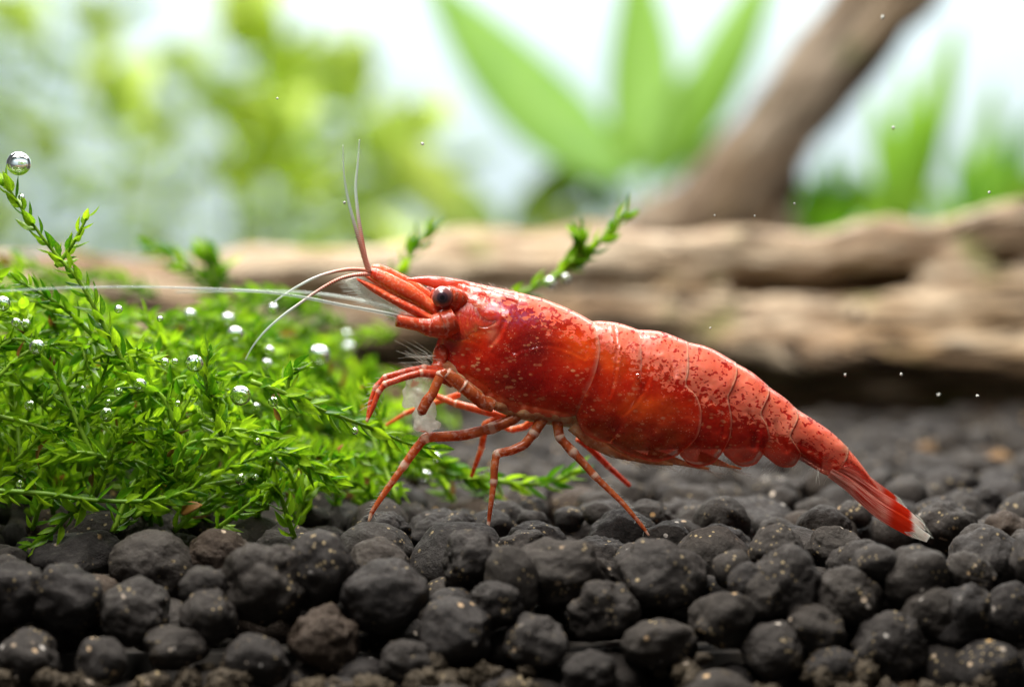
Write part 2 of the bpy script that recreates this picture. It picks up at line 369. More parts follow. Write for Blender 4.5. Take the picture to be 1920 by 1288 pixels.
M['flesh'] = film_mat()
M['clear'] = clear_mat('clear', (0.72, 0.80, 0.76), 0.42)
M['seta'] = clear_mat('seta', (0.80, 0.81, 0.72), 0.40)
M['seta_dark'] = clear_mat('seta_dark', (0.20, 0.17, 0.12), 0.7)
def flag_mat():
    t = NT('flagellum'); v = t.obj_cm(); u = t.attr('along', 'Fac'); n = t.noise(v, 60, 2)
    ring = t.math('SINE', t.math('MULTIPLY', u, 420.0))
    c = t.mix(t.ramp(ring, -0.2, 0.8), (0.55, 0.11, 0.06), (0.80, 0.42, 0.30))
    c = t.mix(t.ramp(u, 0.28, 0.62), c, (0.70, 0.78, 0.72))
    p = t.pbr(c, 0.35); tr = t.n('ShaderNodeBsdfTransparent'); ms = t.n('ShaderNodeMixShader')
    t.set(ms.inputs[0], t.math('MULTIPLY', t.ramp(u, 0.25, 1.0, 0.95, 0.28), t.ramp(n, 0.2, 0.5, 0.85, 1.0)))
    t.t.links.new(tr.outputs[0], ms.inputs[1]); t.t.links.new(p.outputs[0], ms.inputs[2])
    return t.done(ms.outputs[0])
M['flagellum'] = flag_mat()
def fan_mat():
    t = NT('tail_fan'); v = t.attr('fan'); X, Y, Z = t.sep(v)        # X along 0..1, Y across
    n = t.noise(t.scale(v, (2.0, 14.0, 1.0)), 2.0, 4); n2 = t.noise(t.scale(v, (6.0, 6.0, 1.0)), 2.5, 3)
    u = t.math('ADD', X, t.math('MULTIPLY', t.math('SUBTRACT', n, 0.5), 0.16))
    c = t.mix(t.ramp(n, 0.4, 0.62), (0.62, 0.05, 0.03), (0.95, 0.62, 0.50))
    c = t.mix(t.ramp(u, 0.56, 0.66), c, (0.75, 0.06, 0.012))
    c = t.mix(t.ramp(u, 0.80, 0.85), c, (0.92, 0.90, 0.84))
    c = t.mix(t.math('MULTIPLY', t.ramp(n2, 0.5, 0.7), 0.35), c, (0.60, 0.12, 0.05))
    al = t.math('MULTIPLY', t.ramp(u, 0.95, 1.08, 0.97, 0.45), t.ramp(Y, 0.0, 0.1, 0.7, 1.0))
    p0 = t.pbr(c, 0.22, Specular_IOR_Level=0.5, Normal=t.bump(n, 0.5, 0.015))
    tl = t.n('ShaderNodeBsdfTranslucent'); t.set(tl.inputs[0], c); p = t.n('ShaderNodeMixShader'); p.inputs[0].default_value = 0.4
    t.t.links.new(p0.outputs[0], p.inputs[1]); t.t.links.new(tl.outputs[0], p.inputs[2])
    tr = t.n('ShaderNodeBsdfTransparent'); ms = t.n('ShaderNodeMixShader'); t.set(ms.inputs[0], al)
    t.t.links.new(tr.outputs[0], ms.inputs[1]); t.t.links.new(p.outputs[0], ms.inputs[2])
    return t.done(ms.outputs[0])
M['fan'] = fan_mat()
def eye_mat():
    t = NT('eye'); v = t.scale(t.obj_cm(), 1 / 0.0515); X, Y, Z = t.sep(v)
    r = t.math('SQRT', t.math('ADD', t.math('MULTIPLY', X, X), t.math('MULTIPLY', Z, Z)))
    n = t.noise(v, 9, 2)
    c = t.mix(t.ramp(r, 0.40, 0.62), (0.045, 0.022, 0.032), (0.19, 0.065, 0.06))
    c = t.mix(t.ramp(r, 0.20, 0.26), (0.003, 0.002, 0.003), c)
    c = t.mix(t.ramp(r, 0.80, 0.97), c, (0.30, 0.07, 0.05))
    c = t.mix(t.math('MULTIPLY', n, 0.25), c, (0.05, 0.02, 0.03))
    p = t.pbr(c, 0.22, Specular_IOR_Level=0.5, Normal=t.bump(t.voro(v, 22), 0.08, 0.004), Coat_Weight=0.6, Coat_Roughness=0.12)
    return t.done(p.outputs[0])
M['eye'] = eye_mat()

# ------------------------------------------------------------------ setting: substrate sheet, back wall of the tank
YE = -0.75                      # where the bed starts to fall away to the front
def bed(y):
    return 0.0 if y > YE else (y - YE) * 1.25
ys = [-7, -2.4, -1.6, -1.1, YE, 2, 6, 12, 20, 36.0]; xsn = [-30, -10, -4, 0, 4, 10, 30]
V, F = [], []
for y in ys:
    for x in xsn: V.append((x, y, max(bed(y), -2.2) - 0.5))
for i in range(len(ys) - 1):
    for k in range(len(xsn) - 1):
        a = i * len(xsn) + k; F.append((a, a + 1, a + 1 + len(xsn), a + len(xsn)))
tag(mesh('substrate_bed', V, F, M['bed'], smooth=False), 'dark fine soil under the pellets, reaching to the back of the tank', kind='structure')
V = [(-30, 36, -1), (30, 36, -1), (30, 36, 22), (-30, 36, 22), (-30, 36.6, -1), (30, 36.6, -1), (30, 36.6, 22), (-30, 36.6, 22)]
F = [(0, 1, 2, 3), (5, 4, 7, 6), (3, 2, 6, 7), (0, 4, 5, 1), (1, 5, 6, 2), (4, 0, 3, 7)]
tag(mesh('tank_back_wall', V, F, M['wall'], smooth=False), 'pale bluish white back wall of the tank, out of focus', kind='structure')

# ------------------------------------------------------------------ soil pellets
def lump(V, seed, amp=1.0, crag=1.0):
    rs = random.Random(seed); off = Vector((rs.uniform(-50, 50), rs.uniform(-50, 50), rs.uniform(-50, 50)))
    ax = np.array([rs.uniform(.86, 1.14), rs.uniform(.86, 1.14), rs.uniform(.84, 1.02)])
    out = []
    for v in V:
        q = Vector(v)
        d = 0.20 * amp * mnoise.noise(q * 1.05 + off) + 0.10 * amp * mnoise.noise(q * 2.3 + off * 1.3)
        r = abs(mnoise.noise(q * 3.4 + off * 0.7)); d -= 0.07 * crag * max(0, 0.30 - r) * 2.2
        d += 0.030 * crag * mnoise.noise(q * 7.5 + off) + 0.016 * crag * mnoise.noise(q * 17 + off)
        out.append(np.array(v) * (1 + d))
    return np.array(out) * ax
I5, F5 = ico(5); I3, F3 = ico(3)
NV = 14; PR = 0.17
pellet_meshes = []
for k in range(NV):
    m = bpy.data.meshes.new('soil_pellet'); Vp = lump(I5, 100 + k, 0.8 + 0.8 * (k % 4) / 3, 0.35 + 0.75 * (k % 3) / 2)
    m.from_pydata((Vp * U * PR).tolist(), [], F5); m.polygons.foreach_set('use_smooth', [True] * len(m.polygons))
    m.materials.append(M['pellet']); m.update(); pellet_meshes.append(m)
low = [lump(I3, 100 + k, 0.9, 1.0) for k in range(6)]
hero = [(545,997,150,105),(600,1075,110,140),(495,1095,135,150),(145,1045,150,105),(290,1058,160,110),(415,1042,112,85),(30,1110,92,125),
 (125,1122,115,130),(255,1145,142,125),(380,1100,92,66),(390,1158,102,110),(610,1198,112,112),(703,1040,122,105),(722,1118,150,142),
 (865,1062,160,155),(855,1188,120,112),(760,978,100,70),(640,972,90,62),(850,953,112,75),(825,1003,125,80),(980,1022,92,64),(1050,1078,140,130),
 (1117,1000,150,120),(1155,950,125,95),(1235,1078,162,122),(1130,1145,112,112),(960,1090,54,120),(1258,1012,92,66),(1335,1040,112,92),
 (1300,955,112,74),(1425,985,150,95),(1355,1162,105,112),(1400,1095,72,74),(1475,1092,115,122),(1490,1028,120,82),(1575,1032,92,82),
 (1590,1122,122,122),(1715,1087,132,112),(1850,1068,142,140),(1805,1165,112,132),(1640,1050,80,52),(1570,942,102,66),(1280,912,114,76),
 (1768,995,112,92),(1820,958,112,84),(1902,1005,90,90),(1450,1218,122,96),(1672,1212,112,112),(1240,1204,112,96),
 (1005,1205,112,104),(762,1240,92,86),(190,1244,92,90),(55,1236,112,104),(1100,1268,102,90),(1850,1254,112,96),(1560,1250,100,80),(480,1240,105,95),
 (1430,1120,80,80),(930,1130,90,80),(330,1215,100,90),(1900,1150,90,110),(1745,1150,90,90),(1530,1180,90,90)]
pel = []                         # (pos, r(3), material)
def on_bed(px, py, r):
    d = ray(px, py); d = d / d[1]; lo = None
    for y in np.arange(-2.6, 9, 0.01):
        p = np.array([0, -D, ZC]) + d * (y + D)
        if p[2] <= bed(y) - 0.95 * r: return p
    return p
for cx, cy, w, h in hero:
    if h < .82 * w: cy += (.82 * w - h) / 2; h = .82 * w
    r = (w + h) / 4 / 400.0
    p = on_bed(cx, cy, r); k = (D + p[1]) / D
    k *= 1.14; pel.append((p, np.array([w / 800 * k, (w + h) / 1600 * k, h / 800 * k]), 'pellet'))
p = on_bed(1640, 975, .11); pel.append((p, np.array([.15, .14, .13]), 'pellet_red'))
p = on_bed(1875, 865, .08); pel.append((p, np.array([.09, .08, .075]), 'pellet_ochre'))
p = on_bed(1735, 850, .06); pel.append((p, np.array([.08, .07, .065]), 'pellet_ochre'))
nh = len(pel)
pos = [q[0] for q in pel]; rad = [float(np.mean(q[1])) for q in pel]
def throw(n, zoff, ylo, yhi, rlo, rhi, k):
    global pos, rad
    A = np.array(pos); R = np.array(rad)
    for _ in range(n):
        y = ylo + (yhi - ylo) * rng.random(); hw = (D + y) * 960 / FPX + 0.35
        x = rng.uniform(-hw, hw); r = rng.uniform(rlo, rhi)
        q = np.array([x, y, bed(y) + zoff * r + float(np.clip(rng.normal(0, 0.055), -.12, .06))])
        if abs(x - 1.86) < .32 and -.3 < y < .4: q[2] -= .13
        d = np.linalg.norm(A - q, axis=1)
        if np.all(d > k * (R + r)):
            A = np.vstack([A, q]); R = np.append(R, r)
            pel.append((q, r * np.array([rng.uniform(.92, 1.15), rng.uniform(.9, 1.1), rng.uniform(.86, 1.06)]), 'pellet'))
    pos = list(A); rad = list(R)
throw(5000, -1.0, -1.7, 0.2, 0.13, 0.19, 1.04)
throw(9000, -0.95, 0.1, 7.0, 0.12, 0.20, 0.93)
throw(3000, -1.2, 0.3, 7.0, 0.07, 0.12, 0.86)
throw(1500, -1.9, -1.7, 0.3, 0.09, 0.13, 0.9)
throw(5000, -2.5, -1.8, 7.0, 0.12, 0.18, 0.80)
order = sorted(range(nh, len(pel)), key=lambda i: -pel[i][1][0] / (pel[i][0][1] + D) + (0.02 if pel[i][0][2] < bed(pel[i][0][1]) - 0.27 else 0))
def seen(i):
    p = pel[i][0]; return abs(p[0]) < (D + p[1]) * 960 / FPX + 0.1
solo = [i for i in order if seen(i)][:300 - nh]
for n, i in enumerate(list(range(nh)) + solo):
    p, r, mt = pel[i]
    o = bpy.data.objects.new('soil_pellet', pellet_meshes[n % NV]); COL.objects.link(o)
    o.location = Vector(p) * U; o.scale = r / PR
    o.rotation_euler = (random.uniform(-.35, .35), random.uniform(-.35, .35), random.uniform(0, 6.28))
    if mt == 'pellet':
        tag(o, 'dark grey brown rounded soil pellet with pale flecks in the pellet bed', 'soil pellet', 'soil pellets of the aquarium bed')
    else:
        m = o.data.copy(); m.materials[0] = M[mt]; o.data = m
        if mt == 'pellet_red': tag(o, "reddish brown soil pellet lying under the tip of the shrimp's tail", 'soil pellet')
        else: tag(o, 'ochre coloured pellet among the dark pellets behind the tail', 'soil pellet', 'ochre pellets behind the tail')
rest = [i for i in range(nh, len(pel)) if i not in set(solo)]
parts, shade = [], []
for i in rest:
    p, r, _ = pel[i]; L = low[i % 6]; R = Matrix.Rotation(rng.uniform(0, 6.28), 3, 'Z'); R = np.array(R)
    parts.append(((L * r) @ R.T + p, F3)); shade += [rng.random()] * len(L)
V, F = join(parts)
tag(mesh('soil_pellets', V, F, M['pellet'], attrs={'shade': shade}), 'mass of dark soil pellets filling the bed between the larger ones', 'soil', kind='stuff')
# crumbly brown sediment at the foot of the bed
parts, shade = [], []
I2, F2 = ico(2); I4c, F4c = ico(4)
for cx, cy, sx, sy, n in ((90, 1262, 120, 26, 60), (330, 1275, 110, 18, 40), (440, 1262, 70, 30, 40), (850, 1258, 90, 34, 70), (1300, 1262, 70, 34, 50), (1530, 1215, 50, 34, 34),
                          (1590, 1262, 80, 30, 45), (1380, 1280, 200, 18, 60), (650, 1275, 90, 18, 40), (1000, 1275, 60, 24, 30), (1750, 1278, 120, 16, 35)):
    for _ in range(n // 4):
        px, py = rng.normal(cx, sx * .5), rng.normal(cy + 8, sy * .55); r = rng.uniform(0.03, 0.085)
        p = on_bed(px, py, 0.1) + np.array([0, rng.uniform(-.10, .05), -.02])
        Lp = lump(I4c, int(rng.integers(1e6)), 1.8, 7.0) * rng.uniform(.7, 1.25, 3)
        parts.append((Lp * r + p, F4c)); shade += [rng.random()] * len(Lp)
V, F = join(parts)
tag(mesh('sediment_crumbs', V, F, M['mulm'], attrs={'shade': shade}), 'crumbly brown sediment collected between the lowest pellets', 'sediment', kind='stuff')

# ------------------------------------------------------------------ driftwood
def wood(name, limbs, y, voxel, label, lumpy=0.05, mat='wood', dirv=None):
    parts = []
    for L in limbs:
        pts, rr = [], []
        for q in L:
            dy = q[3] if len(q) > 3 else 0
            pts.append(P(q[0], q[1], y + dy)); rr.append(q[2] / pxs(y))
        n = len(L) * 8; c = crom(pts, n); r = np.interp(np.linspace(0, 1, n), np.linspace(0, 1, len(rr)), rr)
        parts.append(tube(c, r, 14))
    V, F = join(parts)
    tmp = mesh(name + '_tmp', V, F, M['wood'])
    md = tmp.modifiers.new('r', 'REMESH'); md.mode = 'VOXEL'; md.voxel_size = voxel * U
    sm_ = tmp.modifiers.new('s', 'SMOOTH'); sm_.iterations = 4; sm_.factor = 0.5
    dg = bpy.context.evaluated_depsgraph_get(); me = bpy.data.meshes.new_from_object(tmp.evaluated_get(dg))
    bpy.data.objects.remove(tmp)
    n = len(me.vertices); co = np.zeros(n * 3); me.vertices.foreach_get('co', co); co = co.reshape(-1, 3) / U
    no = np.zeros(n * 3); me.vertices.foreach_get('normal', no); no = no.reshape(-1, 3)
    d = np.array(dirv if dirv is not None else (1, 0, 0), float); d /= np.linalg.norm(d)
    e1 = np.cross(d, (0, 1, 0)); e1 /= np.linalg.norm(e1); e2 = np.cross(d, e1)
    g = np.stack([co @ d, co @ e1, co @ e2], 1)
    h = np.array([mnoise.fractal(Vector((a[0] * .9, a[1] * 3.2, a[2] * 3.2)), 0.9, 2.1, 4) + 0.8 * mnoise.noise(Vector((a[0] * 1.1, a[1] * 1.3, a[2] * 1.3))) for a in g])
    h = np.minimum(h, 0.6); co = co + no * (h * lumpy)[:, None]
    loc = co[np.argmin(co[:, 2])]
    F = [tuple(p.vertices) for p in me.polygons]; bpy.data.meshes.remove(me)
    o = mesh(name, co, F, M[mat], loc=loc, attrs={'grain': g})
    return tag(o, label, 'driftwood')
wood('driftwood_log', [
    [(-260, 545, 60), (100, 528, 56), (300, 540, 46), (500, 518, 52), (700, 512, 44), (860, 490, 56), (1010, 486, 46), (1120, 472, 48), (1250, 486, 44), (1400, 470, 46), (1530, 478, 38), (1660, 462, 48), (1760, 456, 40), (1880, 425, 50), (2150, 400, 62)],
    [(-200, 610, 45), (300, 610, 45), (600, 585, 40), (760, 602, 48), (900, 584, 44), (1030, 598, 54), (1150, 582, 42), (1280, 580, 56), (1410, 600, 44, -.1), (1500, 612, 50, -.15), (1600, 600, 42, -.1), (1720, 592, 52), (1850, 555, 50), (2000, 548, 60), (2150, 520, 60)],
    [(900, 530, 40, .15), (1010, 530, 46, .1), (1060, 532, 40, .1)], [(1200, 528, 36, .1), (1280, 526, 40), (1370, 528, 38, .1)], [(1715, 525, 38, .1), (1790, 512, 42), (1850, 500, 40, .1)],
    [(600, 660, 36, .25), (900, 655, 34, .25), (1200, 650, 30, .1), (1400, 648, 34, -.2), (1600, 655, 36, -.35), (1800, 660, 34, -.35), (2100, 670, 40, -.35)],
    [(1500, 620, 30, .2), (1600, 630, 32, .2)], [(1900, 600, 36, .3), (2000, 610, 50, .2), (2100, 615, 50)],
    [(900, 500, 50, .5), (1200, 490, 50, .5), (1700, 480, 50, .5), (2100, 420, 60, .5)], [(900, 600, 45, .5), (1200, 600, 50, .5), (1700, 590, 50, .5), (2100, 540, 60, .5)],  # limbs added behind as roof and floor, keep the slot dark
    [(800, 540, 80, 1.0), (1200, 540, 85, 1.0), (1700, 530, 85, 1.0), (2100, 500, 90, 1.0)], [(1400, 610, 80, .7), (1900, 600, 80, .7), (2150, 590, 90, .7)],  # backing limbs added so no bright wall shows through the slot
    [(300, 720, 70, .7), (900, 715, 70, 1.0), (1500, 712, 70, 1.0), (2150, 715, 70, 1.0)],  # limb added at the rear to keep light out from under the log
    ], 7.2, 0.035, 'weathered tan driftwood log lying on the bed behind the shrimp', 0.085)
wood('driftwood_branch', [
    [(1240, 440, 62), (1330, 400, 66), (1400, 330, 70), (1475, 230, 72), (1560, 120, 74), (1640, 20, 78), (1760, -120, 84)],
    [(1130, 470, 50), (1230, 430, 48), (1330, 400, 50)], [(1440, 470, 60), (1420, 400, 66), (1440, 300, 64)]],
    14.5, 0.05, 'thick brown driftwood branch rising diagonally behind the log', 0.13, 'wood_branch', dirv=(0.62, 0, 0.78))

# ------------------------------------------------------------------ background plants
def blade(p0, p1, width, side=None, bend=0.15, n=9, cols=5, fold=0.18, wave=0.0, tipy=0.0):
    """ovate leaf blade from base p0 to tip p1 with a mid-rib fold and thickness given by a second skin"""
    p0, p1 = np.array(p0, float), np.array(p1, float); d = p1 - p0; L = np.linalg.norm(d); d /= L
    s = np.array(side if side is not None else (0, 1, 0), float); s = s - d * s.dot(d)
    s /= np.linalg.norm(s); nrm = np.cross(d, s)
    V = []
    for i in range(n):
        u = i / (n - 1); w = width * 0.5 * (math.sin(math.pi * min(1, u ** 0.75 * 0.97 + 0.02)) ** 0.8 + 0.02)
        c = p0 + d * L * u + nrm * bend * L * math.sin(math.pi * u) + np.array([0, tipy * u * u, 0])
        for k in range(cols):
            a = 2 * k / (cols - 1) - 1
            V.append(c + s * w * a + nrm * (fold * w * abs(a) + wave * w * math.sin(u * 9 + a)))
    F = [(i * cols + k, i * cols + k + 1, (i + 1) * cols + k + 1, (i + 1) * cols + k) for i in range(n - 1) for k in range(cols - 1)]
    return np.array(V), F
def leafobj(name, V, F, mat, parent, thick=0.01):
    o = mesh(name, V, F, mat, parent, loc=V[:5].mean(0), attrs={'shade': [rng.random()] * len(V)})
    md = o.modifiers.new('thickness', 'SOLIDIFY'); md.thickness = thick * U
    sb = o.modifiers.new('smooth', 'SUBSURF'); sb.levels = 1; sb.render_levels = 1
    return o
XR = (1, 0, 0)
def plant(name, base, label, cat, group, leaves, mat, y, stems=()):
    b = P(base[0], base[1], y); b[2] = max(b[2], 0); b = np.array([b[0], b[1], 0.0])
    r = empty(name, b, label, cat, group)
    for (x0, y0, x1, y1, w, dy, tilt) in leaves:
        a, c = P(x0, y0, y + dy * .3), P(x1, y1, y + dy)
        leafobj('leaf', *blade(a, c, w / pxs(y), (math.cos(tilt), math.sin(tilt), 0.0), rng.uniform(-.08, .12)), mat, r, 0.03)
    for st in stems:
        pts = [b] + [P(q[0], q[1], y) for q in st]; c = crom(pts, 24)
        o = mesh('stem', *tube(c, np.linspace(0.07, 0.035, 24), 8), M['moss_stem'], r, loc=b, attrs={'shade': np.linspace(0, 1, 24 * 8 + 2)})
    return r
plant('sword_plant', (1190, 470), 'broad leaved bright green plant rising behind the log', 'plant', None,
      [(1180, 340, 790, -60, 190, 1.0, .35), (1195, 330, 1185, -110, 150, 1.8, -.5), (1240, 340, 1470, -110, 110, 2.2, .3), (1180, 380, 905, 120, 60, 2.0, .6),
       (1230, 380, 1290, 130, 46, 1, .9), (1160, 400, 1050, 160, 70, 2.5, .8), (1250, 400, 1380, 230, 50, 2.0, .5), (1200, 420, 1010, 330, 70, 1.2, .5)],
      M['sword'], 20.0, stems=[[(1190, 420), (1190, 345)]])
plant('light_leaf_plant', (950, 480), 'yellow green plant with narrow upcurved leaves behind the log', 'plant', None,
      [(950, 450, 1200, 255, 95, -.5, .3), (900, 450, 740, 250, 90, .3, -.2), (930, 460, 860, 330, 80, .2, .4), (1000, 460, 1120, 390, 60, 0, .1), (880, 460, 690, 400, 70, .6, .2)],
      M['stemleaf'], 21.0, stems=[[(940, 470), (930, 440)]])
for base, lv, lab in (
    ((1690, 470), [(1690, 440, 1640, 180, 80, .3, .4), (1700, 440, 1800, 30, 70, .8, .2), (1710, 440, 1770, 200, 76, .2, .6), (1680, 440, 1590, 310, 76, 0, .3), (1690, 440, 1700, 120, 64, .6, .5)], 'narrow leaved green plant between the driftwood branch and the end of the log'),
    ((1850, 470), [(1850, 440, 1940, 200, 70, .4, .3), (1840, 440, 1800, 270, 80, .2, .6), (1860, 440, 1970, 310, 86, 0, .2), (1830, 440, 1730, 340, 66, .3, .2), (1850, 440, 1870, 150, 60, .8, .3)], 'narrow leaved green plant by the thick end of the log'),
    ((1540, 480), [(1540, 450, 1520, 330, 70, 0, .2), (1560, 450, 1620, 330, 76, .2, .4), (1520, 450, 1450, 350, 66, .2, .3), (1550, 460, 1590, 385, 80, -.4, .1), (1545, 455, 1560, 280, 60, .3, .4)], "low bright green plant at the foot of the driftwood branch")):
    plant('grass_plant', base, lab, 'plant', 'narrow leaved plants behind the log', lv, M['grassleaf'], 19.0 if base[0] != 1540 else 15.5)
def stem_plant(path, y, label, sz, n):
    b = P(path[0][0], path[0][1], y); b = np.array([b[0], b[1], 0.0])
    r = empty('stem_plant', b, label, 'plant', 'leafy stems in the far left of the tank')
    c = crom([b] + [P(q[0], q[1], y) for q in path[1:]], 40)
    mesh('stem', *tube(c, np.linspace(0.06, 0.03, 40), 8), M['moss_stem'], r, loc=b, attrs={'shade': np.linspace(0, 1, 322)})
    for i in range(n):
        k = int(4 + 35 * i / n); a = rng.uniform(0, 6.28); s = sz * rng.uniform(.7, 1.2)
        for h in (0, math.pi):
            d = np.array([math.cos(a + h), math.sin(a + h) * .7, rng.uniform(.1, .8)]); d /= np.linalg.norm(d)
            leafobj('leaf', *blade(c[k], c[k] + d * s, s * .62, np.cross(d, (0.2, 0.3, 1)), 0.1, 7), M['stemleaf'], r, 0.02)
    d = c[-1] - c[-3]; d /= np.linalg.norm(d)
    for a in range(4):
        e = d + 0.7 * np.array([math.cos(a * 1.6), math.sin(a * 1.6), 0]); e /= np.linalg.norm(e)
        leafobj('leaf', *blade(c[-1], c[-1] + e * sz * .8, sz * .5, np.cross(e, (0.3, 0.9, .2)), 0.1, 7), M['stemleaf'], r, 0.02)
stem_plant([(60, 520), (90, 330), (150, 150), (190, -40)], 28, 'leafy stem curving over to the right, beyond the tall moss frond with the bubble', 1.05, 10)
stem_plant([(440, 520), (440, 330), (465, 160), (470, 40)], 27, 'straight leafy stem with a yellow green tip, beyond the moss clump', 1.0, 10)
stem_plant([(720, 520), (690, 340), (660, 230), (640, 150)], 27, "leafy stem leaning left, beyond the shrimp's raised feelers", 1.0, 11)
stem_plant([(300, 520), (310, 400), (330, 260), (340, 150)], 30, 'small pale leafy stem standing between two taller ones', 0.9, 7)
stem_plant([(560, 520), (540, 400), (520, 300), (525, 250)], 25, 'short bushy leafy stem behind the left part of the log', 0.9, 10)
stem_plant([(200, 520), (215, 400), (235, 300), (230, 200)], 24, 'short leafy stem behind the gap in the moss', 0.95, 7)
stem_plant([(820, 520), (815, 420), (800, 330), (790, 270)], 26, 'short pale leafy stem beside the broad leaved plant', 1.0, 7)
stem_plant([(620, 520), (610, 420), (590, 330), (600, 200)], 31, 'faint leafy stem at the back wall', 1.1, 9)
stem_plant([(-40, 520), (-20, 300), (10, 150), (20, 60)], 29, 'leafy stem at the far end of the row, half hidden by moss', 1.0, 9)

# ------------------------------------------------------------------ moss
def leaf_local(cup, bend, rows=6):
    V, F = [], []
    for i in range(rows):
        u = i / (rows - 1); w = 0.5 * (math.sin(math.pi * min(1, 0.10 + 0.90 * u ** 0.85)) ** 0.9) * (1 - 0.25 * u)
        if i == rows - 1: w = 0.008
        for a in (-1, -.5, 0, .5, 1):
            V.append((w * a, u, cup * (a * a) * w + bend * u * u))
    F = [(i * 5 + k, i * 5 + k + 1, (i + 1) * 5 + k + 1, (i + 1) * 5 + k) for i in range(rows - 1) for k in range(4)]
    return np.array(V), F
LEAVES = [leaf_local(c, b) for c, b in ((.7, -.25), (.5, .15), (.9, -.1), (.6, .35), (.4, -.45))]
LEAVES_LO = [leaf_local(c, b, 4) for c, b in ((.7, -.25), (.5, .15), (.9, -.1), (.6, .35))]
leaf_mesh = []
for V, F in LEAVES:
    m = bpy.data.meshes.new('leaf'); m.from_pydata((V * U).tolist(), [], F); m.polygons.foreach_set('use_smooth', [True] * len(F))
    m.materials.append(M['moss']); m.update(); leaf_mesh.append(m)
def frame_leaves(c, n, L, flat=0.75, u0=0.03, spread=0.9):
    """n leaf frames (pos, 3x3 columns: width, length, normal) along path c"""
    T = np.gradient(c, axis=0); T /= np.linalg.norm(T, axis=1)[:, None]
    out = []; ph = rng.uniform(0, 6.28)
    for i in range(n):
        u = u0 + (1 - u0) * i / (n - 1); k = u * (len(c) - 1); j = min(int(k), len(c) - 2); p = c[j] + (c[j + 1] - c[j]) * (k - j); t = T[j]
        side = np.cross(t, (0, 1, 0)); side /= np.linalg.norm(side) + 1e-9; oth = np.cross(t, side)
        a = ph + i * 2.4 + rng.normal(0, .25)
        o = math.cos(a) * side + math.sin(a) * flat * oth; o /= np.linalg.norm(o)
        sp = spread * (1.0 - 0.45 * u) * rng.uniform(.75, 1.2)
        d = t + o * sp * 1.1; d /= np.linalg.norm(d)
        nn = np.cross(np.cross(t, o), d); w = np.cross(d, nn); w /= np.linalg.norm(w) + 1e-9; nn = np.cross(w, d)
        l = L * rng.uniform(.75, 1.15) * (1 - 0.25 * u ** 3)
        out.append((p, np.stack([w * 0.50 * l, d * l, nn * l * .45], 1)))
    return out
small = 'small round silvery air bubble among the moss leaves'
blur = 'blurred bright air bubble in the rear part of the moss clump'
BUBS = ((35, 307, 23, -.05, 'large silvery air bubble on the tip of the tallest moss frond'),
          (451, 742, 20, -.22, 'large clear air bubble reflecting green, sitting between two moss fronds'),
          (365, 682, 17, -.2, 'clear air bubble at the foot of a curled pointed moss leaf'),
          (512, 753, 10, -.2, 'small clear green air bubble beside the large clear one'),
          (69, 651, 15, -.25, small), (262, 722, 13, -.2, small), (452, 898, 12, -.36, 'clear air bubble hanging under the low horizontal moss frond'), (200, 778, 14, -.2, small),
          (222, 580, 8, -.1, small), (300, 598, 6, .1, small), (309, 679, 8, -.1, small), (328, 678, 6, -.1, small), (55, 760, 10, -.2, small), (155, 730, 7, -.2, small),
          (203, 755, 7, -.2, small), (222, 735, 9, -.2, small), (30, 605, 9, -.2, small), (48, 607, 9, -.2, small), (5, 570, 15, -.2, small), (38, 908, 8, -.36, small),
          (508, 862, 6, -.33, small), (665, 808, 7, -.16, small), (479, 895, 6, -.36, small), (333, 757, 6, -.2, small), (40, 370, 6, -.1, small), (482, 828, 7, -.1, small),
          (598, 667, 21, 1.2, blur), (441, 627, 16, .9, blur), (427, 600, 14, 1.4, blur), (356, 591, 12, 1.2, blur), (512, 578, 10, 1.0, blur),
          (652, 655, 15, 2.5, blur), (650, 628, 9, 2.5, blur), (505, 658, 10, 1.0, blur), (500, 683, 11, 1.0, blur), (480, 763, 8, .6, blur),
          (796, 895, 15, 1.0, 'air bubble on the moss runner under the shrimp'), (818, 858, 10, .8, small),
          (1032, 531, 12, 1.45, "larger of the two bubbles on the moss sprig behind the shrimp's back"), (1062, 522, 10, 1.5, "smaller of the two bubbles on the moss sprig behind the shrimp's back"))
def proj(p):
    d = p - np.array([0, -D, ZC]); z = d @ FWD; return np.array([960 + FPX * d[0] / z, 644 - FPX * (d @ UPV) / z])
clump = empty('moss_clump', (P(300, 960, .6)[0], .6, 0.0), 'large bushy clump of bright green moss covered in bubbles, in front of the shrimp', 'moss')
def hero_frond(path, y, n, L, parent, rs=0.016, spread=0.9):
    pts = [P(q[0], q[1], y + (q[2] if len(q) > 2 else 0)) for q in path]; c = crom(pts, 40)
    st = mesh('frond', *tube(c, np.linspace(rs, rs * .45, 40), 7), M['moss_stem'], parent, loc=c[0], attrs={'shade': np.full(282, rng.random())})
    for i, (p, R) in enumerate(frame_leaves(c, n, L, spread=spread)):
        o = bpy.data.objects.new('leaf', leaf_mesh[i % 5]); COL.objects.link(o); o.parent = st
        m = Matrix.Identity(4)
        for a in range(3):
            for b in range(3): m[a][b] = R[a][b]
        m.translation = Vector(p - c[0]) * U; o.matrix_basis = m
    return st
